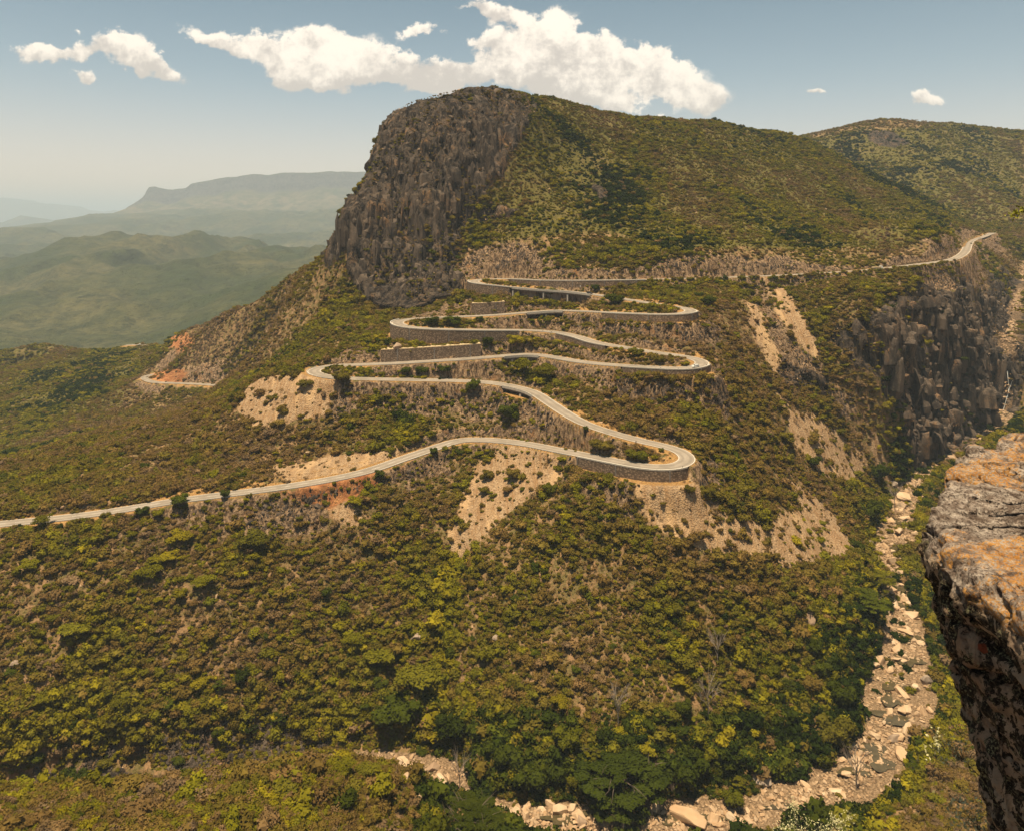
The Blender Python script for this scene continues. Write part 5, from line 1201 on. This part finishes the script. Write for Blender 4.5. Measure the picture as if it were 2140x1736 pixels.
# ------------------------------------------------------------------ single trees
def tube(V, F, pts, radii, sides=6):
    b0 = len(V)
    for i, (p, r) in enumerate(zip(pts, radii)):
        p = np.array(p, float); d = np.array(pts[min(i + 1, len(pts) - 1)], float) - np.array(pts[max(i - 1, 0)], float); d /= np.linalg.norm(d) + 1e-9
        a = np.cross(d, (0.3, 0.9, 0.1)); a /= np.linalg.norm(a); b = np.cross(d, a)
        for k in range(sides): an = 6.2832 * k / sides; V.append(tuple(p + (a * math.cos(an) + b * math.sin(an)) * r))
    for i in range(len(pts) - 1):
        for k in range(sides): k2 = (k + 1) % sides; F.append((b0 + i * sides + k, b0 + i * sides + k2, b0 + (i + 1) * sides + k2, b0 + (i + 1) * sides + k))
def trunk_mesh(seed, h=1.0, limbs=5, r=0.05, spread=0.6, top=0.75, mat=None, sub=0, name='trunk'):
    random.seed(seed); V, F = [], []
    tp = [(0, 0, -0.3), (random.uniform(-.04, .04), random.uniform(-.04, .04), h * 0.3), (random.uniform(-.08, .08), random.uniform(-.08, .08), h * top)]
    tube(V, F, tp, (r * 1.3, r, r * 0.6))
    for i in range(limbs):
        a = 6.28 * i / limbs + random.uniform(-.4, .4); z0 = h * random.uniform(0.25, top * 0.9); L_ = spread * random.uniform(.7, 1.1)
        e = (math.cos(a) * L_, math.sin(a) * L_, z0 + h * random.uniform(.25, .55)); m_ = (e[0] * .45, e[1] * .45, z0 + (e[2] - z0) * .6)
        tube(V, F, [(0, 0, z0), m_, e], (r * .6, r * .4, r * .15), 5)
        for j in range(sub):
            b = (e[0] + random.uniform(-.35, .35), e[1] + random.uniform(-.35, .35), e[2] + random.uniform(.0, .4)); c = tuple(np.array(m_) * .4 + np.array(e) * .6) if j % 2 else m_
            tube(V, F, [c, tuple((np.array(c) + np.array(b)) / 2 + np.array((0, 0, .06))), b], (r * .3, r * .2, r * .06), 4)
    me = bpy.data.meshes.new(name); me.from_pydata([tuple(map(float, v)) for v in V], [], F); me.materials.append(mat or MAT_BARK); me.update(); return me
def me_of(name, V, F, mat):
    me = bpy.data.meshes.new(name); me.from_pydata([tuple(map(float, v)) for v in V], [], F); me.materials.append(mat); me.update(); return me
def up(c, dz): return [((a[0], a[1], a[2] + dz), r) for a, r in c]
CROWN = {'round': [me_of('crown', *leafy(300 + i, up(centers_round(300 + i, 9, 1, .6, (.25, .5)), 0.25), 1500, 0.062, 2, 0.8), MAT_L) for i in range(4)],
         'airy': [me_of('crown', *leafy(320 + i, up(centers_round(320 + i, 7, 0.7, 0.7, (0.18, 0.38)), 0.35), 1300, 0.055, 1, 0.62, 0.3), MAT_L) for i in range(4)]}
def umbrella(seed, n=60, leaf=9000):
    random.seed(seed); cs = []
    for i in range(n):
        a = i * 2.4 + random.uniform(-.3, .3); d = 0.95 * math.sqrt((i + .5) / n); st = random.choice((0, 0, -.16, -.3)) if d > .45 else 0
        cs.append(((math.cos(a) * d, math.sin(a) * d * .9, 1.0 - 0.40 * d * d + random.uniform(-.07, .07) + st), (random.uniform(.11, .2), random.uniform(.11, .2), random.uniform(.035, .06))))
    return leafy(seed, cs, leaf, 0.024, 1, 0.55, .7)
CROWN['umbrella'] = [me_of('crown', *umbrella(340 + i), MAT_L) for i in range(2)]
TRUNK = {'round': [trunk_mesh(i, 0.9, 5) for i in range(3)], 'airy': [trunk_mesh(10 + i, 0.9, 6, 0.035) for i in range(3)], 'umbrella': [trunk_mesh(20 + i, 1.0, 8, 0.035, 0.75, .6, sub=3) for i in range(2)]}
DEAD = [trunk_mesh(30 + i, 1.0, 9, 0.028, 0.6, .9, MAT_PALEBARK, 5) for i in range(3)]
def tree(px, py, wpx, tint, label, group=None, kind='round', name='tree', cat='tree', at=None, hs=1.0, lean=0.0):
    """wpx: crown width in survey units; (px, py) the foot"""
    h = at or hit(px, py)
    if h is None: return None
    Rr = wpx / FL * h[1] / 2 if at is None else wpx
    t = empty(name, (h[0], h[1], h[2] - 0.2), random.uniform(0, 6.28)); t.rotation_euler[0] = lean; tag(t, label, cat, group)
    if kind == 'dead':
        o = bpy.data.objects.new('branches', random.choice(DEAD)); col.objects.link(o); o.parent = t; o.scale = (Rr * 1.3, Rr * 1.3, Rr * 1.8 * hs); return t
    o = bpy.data.objects.new('crown', random.choice(CROWN[kind])); col.objects.link(o); o.parent = t
    sz = Rr * (0.95 if kind != 'umbrella' else 1.0); o.scale = (sz, sz, sz * hs); o['tint'] = tint
    o = bpy.data.objects.new('trunk', random.choice(TRUNK[kind])); col.objects.link(o); o.parent = t; o.scale = (sz, sz, sz * hs)
    return t
random.seed(21)
SINGLE = [
 (1300,1655,200,0.965,'great dark flat topped umbrella tree above the stream at the bottom','umbrella',.62), (975,1736,150,0.93,'dark umbrella tree at the bottom edge right of the rock bar','umbrella',.55),
 (1290,1700,135,0.94,'lower flat branch storey of dark umbrella tree beside the great one','umbrella',.5), (945,1545,95,0.97,'dense dark tree right of the central gully foot','round',1), (830,1520,120,0.93,'broad dark tree left of the central gully foot','round',.8),
 (1815,1085,62,0.92,'dark green round tree beside the upper rapids','round',1.05), (1835,1010,44,0.97,'tall blue green tree where the pool ends','round',1.5), (1872,990,28,0.97,'small dark tree right of the tall blue green one','round',1.2),
 (470,1042,28,0.9,'small bright green tree standing at the edge of the lower road','round',1.1), (86,1102,52,0.66,'wide yellow green tree hiding the lower road at the left','airy',.9), (125,1105,20,0.95,'small dark bush beside the lower road at the left','round',.9),
 (298,1078,30,0.95,'dark green bush just under the lower road','round',.9), (375,1056,46,0.9,'green bushy tree under the road left of the bright tree','round',.8), (905,948,24,0.95,'small dark tree on the verge of the lower road','round',.9), (792,1000,24,0.9,'bright green tree below the road near the red bank','round',1.2),
 (990,822,34,0.9,'tall bright green tree under the straight below the tan spur hairpin','round',1.4), (1062,880,52,0.9,'leafy green tree on the golden bank between two road legs','round',1.1), (635,812,36,0.5,'olive bush on top of the tan spur','round',.8), (712,800,44,0.5,'olive bush under the road right of the tan spur','round',.8),
 (566,838,14,0.5,'small dark shrub on the face of the tan spur','round',1.2), (1330,962,60,0.62,'long olive bush inside the lowest hairpin','round',.6), (1345,965,40,0.88,'bright green bush inside the lowest hairpin','round',.9), (1260,945,60,0.45,'olive shrub between the two lowest road legs','round',.7),
 (1183,908,0,0.9,'','round',1), (1225,900,14,0.9,'small green bush on the outer edge of the bend','round',1), (1095,785,60,0.72,'yellow green tree under the middle viaduct','airy',1), (1140,795,60,0.66,'second yellow green tree under the middle viaduct','airy',1),
 (850,783,30,0.92,'first dark green bush between the legs under the tiers','round',.9), (880,785,40,0.92,'second dark green bush between the legs under the tiers','round',.8), (930,780,36,0.92,'third dark green bush between the legs under the tiers','round',.8), (905,678,40,0.92,'dark green bush inside the middle left hairpin','round',.7), (945,680,46,0.92,'largest dark green bush inside the middle left hairpin','round',.7), (1003,672,20,0.92,'dark bush right of the bushes inside the middle left hairpin','round',.9),
 (1022,725,34,0.92,'green tree against the lower left of the third straight','round',1), (1075,722,40,0.8,'green bush under the third straight','round',.9), (1245,610,22,0.95,'dark tree above the viaduct straight','round',1.1), (1150,625,30,0.9,'green bush under the end of the longest viaduct','round',.9), (1480,640,34,0.94,'dark bush outside the upper right hairpin','round',1), (1460,625,24,0.94,'darker bush above the upper right hairpin','round',1),
 (1285,636,44,0.9,'green bush right of the viaduct','round',.8), (1380,760,26,0.5,'olive bush in the car hairpin','round',.9), (1432,765,20,0.8,'yellow green bush in the tip of the car hairpin','round',.7), (1330,745,34,0.6,'olive tree left inside the car hairpin','round',.9),
 (745,1060,44,0.74,'round yellow green tree below the red bank','airy',.9), (380,1140,60,0.80,'brightest yellow tree on the left slope','airy',.9), (350,1175,50,0.80,'second bright yellow tree, below the first','airy',.8), (327,1180,40,0.74,'yellow green tree below the bright yellow pair','airy',.8),
 (60,1195,50,0.72,'yellow green tree at the left edge under the road','airy',.9), (310,1215,66,0.70,'broad yellow green tree in the middle of the left slope','airy',.9), (540,1150,80,0.60,'large olive tree right on the left slope','airy',.8), (425,1230,60,0.70,'yellow green tree right of the broad one','airy',.8),
 (155,1335,76,0.66,'wide green crowned tree low on the left slope','airy',.8), (95,1480,50,0.72,'yellow green tree above the dark rocks at the left','airy',1), (250,1490,60,0.68,'flat topped green tree with dark trunk above the rocks','airy',1), (420,1440,50,0.80,'bright yellow green tree mid left slope','airy',.8), (290,1560,50,0.74,'yellowish tree with bare pale limbs by the rock overhang','airy',1), (150,1650,70,0.96,'dark tree under the rock overhang at the bottom left','round',.9),
 (860,1440,110,0.66,'broad yellow green tree left of the central gully','airy',.7), (800,1390,90,0.68,'wide yellow green tree higher left of the gully','airy',.7), (740,1350,60,0.7,'yellow green tree beside the dry streak','airy',.8), (935,1260,50,0.82,'luminous green tree at the head of the central gully','round',1.1), (925,1330,50,0.74,'luminous green tree in the central gully','round',1), (950,1190,40,0.80,'small bright tree at the top of the central gully','round',1),
 (1170,1480,50,0.80,'golden green tree on the slope above the stream trees','airy',.9), (1420,1435,34,0.80,'bright yellow shrub right of the bare bush','airy',.9), (1610,1420,44,0.88,'bright green tree on the right lower slope','round',1), (1560,1440,50,0.22,'rusty brown tree beside the bright green one','round',.9), (1700,1450,60,0.30,'rusty orange tree near the boulder reach','round',.9),
 (1800,1275,110,0.90,'dark spreading tree right above the boulder field','umbrella',.7), (1830,1230,80,0.86,'flat crowned green tree at the foot of the scree','umbrella',.8), (1760,1480,80,0.93,'dark green tree above the brown pools','round',1), (1745,1560,90,0.55,'olive tree with yellow tips near the lower bend','round',1),
 (1530,1690,50,0.88,'bright green tree at the bottom right of the great umbrella tree','round',1.1), (1440,1640,90,0.95,'dense green tree right of the great umbrella tree','round',1), (1100,1655,90,0.93,'dense dark tree left of the great umbrella tree','round',1), (1045,1600,80,0.93,'dark tree behind the rock bar','round',1), (1190,1570,70,0.88,'green tree behind the great umbrella tree','round',1),
 (1700,975,40,0.94,'dark bush on the edge of the upper scree','round',.9), (1150,1030,34,0.88,'green bush in the upper gully','round',1), (1018,1000,30,0.45,'olive bush on the pale scree','round',1), (1072,1000,36,0.4,'rounded shrub on the middle of the pale scree','round',1), (1060,1030,26,0.2,'brown shrub on the pale scree','round',.8), (1010,1030,28,0.5,'dark shrub at the left edge of the pale scree','round',.8),
 (1640,925,44,0.5,'olive bush above the toe of the scree','round',.9), (1010,1705,80,0.96,'dark bushy tree hiding the stream right of the rock bar','round',.9), (715,1618,60,0.70,'yellow green tree over the stream left of the rock bar','airy',.8), (765,1622,60,0.62,'olive tree beside the left end of the rock bar','airy',.8),
 (1475,1040,40,0.5,'round bush below the lowest hairpin','round',.9), (1440,1035,34,0.5,'bush left of the round one below the lowest hairpin','round',.9), (1525,1060,40,0.55,'third round bush below the lowest hairpin','round',.9), (1545,1035,50,0.5,'larger bush right of the three below the lowest hairpin','round',.9),
]
for px, py, w, ti, lab, kd, hs in SINGLE:
    if w: tree(px, py, w, ti, lab, None, kd, hs=hs)
for px, py, w, lab in ((1293, 1520, 60, 'bare grey leafless tree above the bottom trees'), (1500, 1390, 50, 'bare upright grey shrub on the lower slope'), (1480, 1500, 60, 'pale leafless bush behind the great umbrella tree'), (1870, 1060, 34, 'bare grey tree beside the dark round one'), (1380, 1036, 16, 'bleached dead trunk standing below the dark stone wall'), (1790, 1650, 60, 'leafless twiggy tree by the lower bend'), (960, 1650, 50, 'bare branches over the end of the rock bar'), (1404, 1665, 26, 'pale leaning snag beneath the great umbrella tree')):
    tree(px, py, w, 0, lab, None, 'dead', name='dead_tree', hs=1.3)
# the larger trees of the slopes, by where they stand and what colour they are
AREAS = [(0,1100,330,1300,'upper left slope under the road'),(330,1060,700,1300,'slope under the road bend'),(700,1060,960,1300,'slope left of the central gully'),(0,1300,330,1500,'middle of the left slope'),(330,1300,700,1500,'middle slope under the road bend'),
 (0,1500,330,1660,'dark rocks at the lower left'),(330,1500,760,1640,'foot of the left slope'),(700,1300,960,1500,'gully side'),(960,1180,1300,1340,'slope right of the central gully'),(1300,1180,1600,1340,'slope under the right scree'),(1600,1180,1900,1340,'bank of the boulder field'),
 (960,1340,1300,1500,'middle of the right slope'),(1300,1340,1600,1500,'slope under the bare shrub'),(1600,1340,1820,1560,'bank of the brown pools'),(760,1500,1100,1700,'trees round the rock bar'),(1100,1500,1560,1736,'grove of the great umbrella tree'),(1560,1560,1800,1736,'corner of the lower bend'),
 (1900,960,2000,1300,'right bank of the upper reach'),(1900,1300,2140,1560,'right bank of the boulder field'),(1800,1560,2140,1736,'right bank at the bottom'),(300,1560,1000,1736,'near spur, right part'),(0,1600,500,1736,'near spur, left part'),(0,860,500,1060,'ridge above the long lower road'),(500,800,1000,960,'slope under the tan spur'),(1450,640,1800,1000,'ravine flank right of the hairpins'),(1800,860,2060,990,'foot of the gorge wall')]
got = 0; r = random.Random(99); spots = []
while got < 185 and len(spots) < 185:
    ar = r.choice(AREAS); px = r.uniform(ar[0], ar[2]); py = r.uniform(ar[1], ar[3]); h = hit(px, py)
    if h is None: continue
    x, y = np.array([h[0]]), np.array([h[1]])
    if sample(RDIST, x, y)[0] < 9 or sample(RIVD, x, y)[0] < 2 or sample(ATT['scree'], x, y)[0] > .3 or sample(ATT['cliff'], x, y)[0] > .3: continue
    if py > 915 and px > (2085 - (py - 915) if py < 1070 else 1920 + max(0, py - 1250) * .2): continue
    if any((h[0] - q[0]) ** 2 + (h[1] - q[1]) ** 2 < 36 for q in spots): continue
    spots.append(h); rvd = float(sample(RIVD, x, y)[0]); near_ = y[0] < 262
    if rvd < 22 and not near_: ti = r.choice([.9, .93, .97, .86, .7, .55]); Rm = r.uniform(3.2, 5.2); kd = r.choice(['round', 'round', 'umbrella'])
    elif near_: ti = r.choice([.6, .7, .2, .45, .1, .86]); Rm = r.uniform(1.6, 2.6); kd = 'airy'
    else: ti = r.choice([.72, .76, .66, .8, .5, .42, .3, .15, .7]) if px < 1000 else r.choice([.5, .6, .42, .3, .2, .72, .86, .9]); Rm = r.uniform(2.2, 3.9); kd = r.choice(['airy', 'airy', 'round'])
    cn = 'dry brown' if ti < .25 else 'rusty olive' if ti < .4 else 'olive' if ti < .64 else 'yellow green' if ti < .84 else 'dark green'
    sh = {'round': 'rounded', 'airy': 'open crowned', 'umbrella': 'flat topped'}[kd]; szn = 'large' if Rm > 3.2 else 'smaller'
    lab = near_label(px, py, [(q[0], q[1], q[4]) for q in SINGLE if q[2] and len(q[4].split()) <= 9], '%s %s %s tree' % (szn, cn, sh)) or '%s %s %s tree, %s' % (szn, cn, sh, ar[4])
    tree(0, 0, Rm, ti, lab, '%s %s trees of the %s' % (sh, cn, ar[4]), kd, at=h, hs=r.uniform(.75, 1.1)); got += 1

# ------------------------------------------------------------------ the rock beside the viewpoint
def mat_outcrop():
    s = NT('lichen_covered_rock')
    geo = s.N.new('ShaderNodeNewGeometry'); sep = s.N.new('ShaderNodeSeparateXYZ'); s.L.new(geo.outputs['True Normal'], sep.inputs[0])
    topf = s.attr('topside')
    n1 = s.noise(1.1, 6, .62); n2 = s.noise(5, 6, .7, (1, 1, 1.6), 0.3); n3 = s.noise(22, 4, .7); n4 = s.noise(2.4, 5, .65, loc=(4, 4, 1)); n5 = s.noise(0.55, 4, .6, loc=(1, 8, 3))
    base = s.mix(s.ramp(n2, .35, .65), (0.17, 0.12, 0.09), (0.46, 0.38, 0.31))
    base = s.mix(s.ramp(n3, .5, .62), base, (0.075, 0.052, 0.040))
    base = s.mix(s.ramp(n4, .56, .64, 0, .85), base, (0.085, 0.058, 0.044))
    og = s.math('MULTIPLY', s.ramp(s.math('ADD', n5, s.math('MULTIPLY', s.math('SUBTRACT', n2, .5), .55)), .49, .56), s.ramp(n3, .42, .56))
    top = s.mix(og, base, s.mix(s.ramp(n2, .3, .7), (0.40, 0.16, 0.035), (0.52, 0.27, 0.08)))
    side0 = s.mix(s.ramp(n1, .35, .65), (0.24, 0.15, 0.095), (0.36, 0.27, 0.19))
    spot = s.noise(3.2, 5, .72, (1.0, 1.0, .7), .8, loc=(7, 2, 9)); v = s.voro(4.5, (1, 1, .7))
    dk = s.ramp(s.math('ADD', spot, s.math('MULTIPLY', s.math('SUBTRACT', n4, .5), .8)), .46, .50)
    side = s.mix(dk, side0, s.mix(s.ramp(n3, .45, .6), (0.020, 0.014, 0.010), (0.085, 0.060, 0.038)))
    side = s.mix(s.math('MULTIPLY', s.ramp(n4, .5, .6), s.ramp(n3, .52, .6)), side, (0.26, 0.24, 0.13))
    side = s.mix(s.ramp(s.noise(1.7, 3, .6, loc=(3, 3, 3)), .72, .75), side, (0.22, 0.05, 0.02))
    c = s.mix(topf, side, top)
    b = s.bump(n2, 1.0, .16); b = s.bump(n3, 1.0, .04, b)
    return s.done(c, b)
def outcrop():
    ring = [(6.78, 12.0), (6.66, 11.0), (6.60, 9.6), (6.7, 8.4), (7.3, 7.2), (9, 6.2), (12, 6), (15, 8), (16, 12), (15, 16), (12.6, 17.6), (11.0, 16.4), (9.7, 15.9), (8.95, 14.9), (8.45, 14.2), (7.9, 13.4), (7.35, 12.9), (6.95, 12.5)]
    P = np.array(ring); n = 420
    d = np.r_[0, np.cumsum(np.linalg.norm(np.diff(np.vstack([P, P[:1]]), axis=0), axis=1))]; PP = np.vstack([P, P[:1]])
    s_ = np.concatenate([np.linspace(0, 4.2, 130, endpoint=False), np.linspace(4.2, d[12], 110, endpoint=False), np.linspace(d[12], d[-1], n - 240, endpoint=False)])
    R0 = np.stack([np.interp(s_, d, PP[:, 0]), np.interp(s_, d, PP[:, 1])], 1)
    for _ in range(6): R0 = (np.roll(R0, 1, 0) + 2 * R0 + np.roll(R0, -1, 0)) / 4
    cen = np.array([11.5, 11.8]); rows = []; tp = []
    wv = fbm(R0[:, 0] * 1.6, R0[:, 1] * 1.6, R0[:, 0] * 0, 4, 77) * .22; wv = np.where(wv > .06, wv + .07, wv); R0 = R0 - (R0 - cen) / np.linalg.norm(R0 - cen, axis=1)[:, None] * wv[:, None]
    def ztop(x, y): return -5.02 + 0.05 * (x - 6.7) + 0.09 * fbm(x * .9, y * .9, x * 0, 3, 5) + 0.10 * np.floor(fbm(x * .5 + 3, y * .35, x * 0, 3, 8) * 5) / 2 - 0.02 * (y - 10)
    for t in np.concatenate([np.linspace(0, .5, 14), np.linspace(.52, 1, 74)]):
        xy = cen + (R0 - cen) * t; rows.append(np.c_[xy, ztop(xy[:, 0], xy[:, 1]) - .20 * max(0, (t - .965) / .035) ** 2]); tp.append(np.ones(n))
    out = R0 - cen; out /= np.linalg.norm(out, axis=1)[:, None]
    zt = rows[-1][:, 2]
    depths = np.concatenate([np.linspace(0.03, 6.5, 150), np.linspace(6.8, 12, 16), np.linspace(15, 130, 10)])
    for dep in depths:
        crack = 1.55 - 0.16 * (R0[:, 1] - 9.5) * -1
        crack = 0.95 + 0.28 * (R0[:, 1] - 9.4)
        off = 0.05 * np.sin(min(dep, .5) / .5 * 1.57) - 0.20 * min(dep, 7) * np.ones(n)
        off = off - 0.22 * np.exp(-((dep - crack) / .06) ** 2) - np.where(dep > crack, 0.10, 0)
        off = off + 0.15 * fbm(R0[:, 0] * .7, R0[:, 1] * .7, zt * 0 + dep * .8, 3, 19)
        if dep > 7: off = off + (dep - 7) * 0.25
        xy = R0 + out * off[:, None]; rows.append(np.c_[xy, zt - dep]); tp.append(np.full(n, 1.0 if dep < 0.08 else max(0.0, 1 - (dep - .08) / .16)))
    V = np.stack(rows); m = V.shape[0]
    # edge rounding and broken relief along the surface normal
    gu = np.gradient(V, axis=0); gv = (np.roll(V, -1, 1) - np.roll(V, 1, 1)); N_ = np.cross(gv, gu); N_ /= np.linalg.norm(N_, axis=2)[:, :, None] + 1e-9
    x, y, z = V[..., 0], V[..., 1], V[..., 2]
    lay = fbm(x * .5, y * .5, z * 3.2, 4, 31); rough = fbm(x * 2.2, y * 2.2, z * 3.0, 5, 37); pits = np.clip(fbm(x * 3, y * 3, z * 3, 3, 41) - .25, 0, 1)
    disp = lay * .14 + rough * .11 - pits * .3
    plates = fbm(x * .9 + y * .35, y * .8, z * .6, 4, 51); disp = disp + np.round(plates * 6) / 6 * .16
    gr_ = fbm(x * .55, y * .55, z * 1.2, 4, 91); disp = disp - .16 * np.exp(-(gr_ / .014) ** 2); gr2 = fbm(x * 1.3, y * 1.1, z * 2.0, 3, 95); disp = disp - .07 * np.exp(-(gr2 / .016) ** 2)
    sgn = np.sign((N_[..., :2] * (V[..., :2] - cen)).sum(-1) + np.where(np.arange(m)[:, None] < 88, 10 * np.sign(N_[..., 2]), 0))
    V = V + N_ * (disp * sgn)[..., None]
    I_ = np.arange(m * n).reshape(m, n); J = np.roll(I_, -1, 1)
    F = np.stack([I_[:-1], I_[1:], J[1:], J[:-1]], -1).reshape(-1, 4)
    o = mesh_obj('rock_outcrop', V.reshape(-1, 3), F, mat_outcrop(), smooth=True)
    at = o.data.attributes.new('topside', 'FLOAT', 'POINT'); at.data.foreach_set('value', np.stack(tp).ravel().astype(np.float32))
    bm = bmesh.new(); bm.from_mesh(o.data); bmesh.ops.recalc_face_normals(bm, faces=bm.faces); bm.to_mesh(o.data); bm.free()
    tag(o, 'big overhanging rock with orange lichen on its sunlit top, right edge close by', 'rock')
outcrop()
# tree beside the viewpoint, of which a leafy twig reaches into the picture, and the pale bush below
MAT_TW = mat_simple('fresh_leaves', (0.16, 0.17, 0.015), (0.26, 0.24, 0.03), 8)
MAT_PL = mat_simple('silvery_leaves', (0.30, 0.27, 0.12), (0.52, 0.48, 0.28), 5)
def leaves_at(pts, n, size, spread, seed):
    random.seed(seed); V, F = [], []
    for _ in range(n):
        p = np.array(random.choice(pts)) + rv() * spread * random.random(); d = rv(); nn_ = np.cross(d, rv()); nn_ /= np.linalg.norm(nn_) + 1e-6; sz = size * random.uniform(.6, 1.3); b = len(V)
        V += [p, p + d * sz * .5 + nn_ * sz * .28, p + d * sz, p + d * sz * .5 - nn_ * sz * .28]; F.append((b, b + 1, b + 2, b + 3))
    return V, F
t = empty('tree', (0, 0, 0)); tag(t, 'near tree at the right edge, only a twig of small green leaves showing', 'tree')
V, F = [], []; tube(V, F, [(7.4, 8.6, -5.3), (7.35, 8.5, -2.5), (7.2, 8.4, .4), (7.3, 8.5, 1.6)], (.16, .13, .09, .04), 8); mesh_obj('trunk', V, F, MAT_BARK, t)
for pts, sd in (([(7.25, 8.4, -.7), W(2160, 432, 8.3), W(2132, 442, 8.2), W(2112, 452, 8.1)], 1), ([(7.35, 8.5, -2.2), W(2170, 640, 8.3), W(2140, 648, 8.2), W(2122, 646, 8.2)], 2)):
    V, F = [], []; tube(V, F, pts, (.03, .016, .01, .004), 5); b = mesh_obj('branch', V, F, MAT_BARK, t)
    P_ = [tuple(np.array(pts[1]) * (1 - k) + np.array(pts[2]) * k) for k in np.linspace(0, 1, 8)] + [tuple(np.array(pts[2]) * (1 - k) + np.array(pts[3]) * k) for k in np.linspace(0, .9, 8)]
    mesh_obj('leaves', *leaves_at(P_, 150 if sd == 1 else 40, .035, .06 if sd == 1 else .025, sd), MAT_TW, b)
def pale_bush(px, py, Y, Rr, label, nl, seed, root=None, lf=.17, sp=.75):
    random.seed(seed); c = np.array(W(px, py, Y)); t = empty('shrub', (0, 0, 0)); tag(t, label, 'shrub')
    if root is None: root = (c[0] + .5, c[1] + 1, float(ground_z(c[0], c[1])) - .5)
    V, F = [], []; k_ = Rr / 4.6; hub = c * .75 + np.array(root) * .25 if Rr < 2 else c - np.array((0, 0, Rr * .8)); ends = []
    tube(V, F, [root, tuple((np.array(root) + hub) / 2 + rv() * .1 * Rr), tuple(hub)], (.22 * k_, .14 * k_, .07 * k_), 6)
    for i in range(26):
        e = c + rv() * Rr * np.array((1, .8, .6)) * random.uniform(.5, 1); m_ = (hub + e) / 2 + rv() * .2 * k_
        tube(V, F, [tuple(hub), tuple(m_), tuple(e)], (.045 * k_, .03 * k_, .008 * k_), 4); ends += [tuple(e), tuple(e * .6 + m_ * .4), tuple(e)]
    mesh_obj('branches', V, F, MAT_BARK, t); mesh_obj('leaves', *leaves_at(ends, nl, lf, sp, seed), MAT_PL, t)
pale_bush(1690, 1735, 225, 15.0, 'thin pale leaved bush at the bottom edge, right of the rocks', 2600, 3, lf=.55, sp=2.4)
pale_bush(1985, 1560, 13.5, .36, 'sprig of silvery leaves just left of the overhanging rock', 240, 4, (8.7, 12.9, -10.2), .06, .25)
pale_bush(2012, 1700, 13.2, .42, 'lower silvery leaved bush against the overhanging rock', 300, 5, (9.0, 12.6, -11.4), .06, .3)
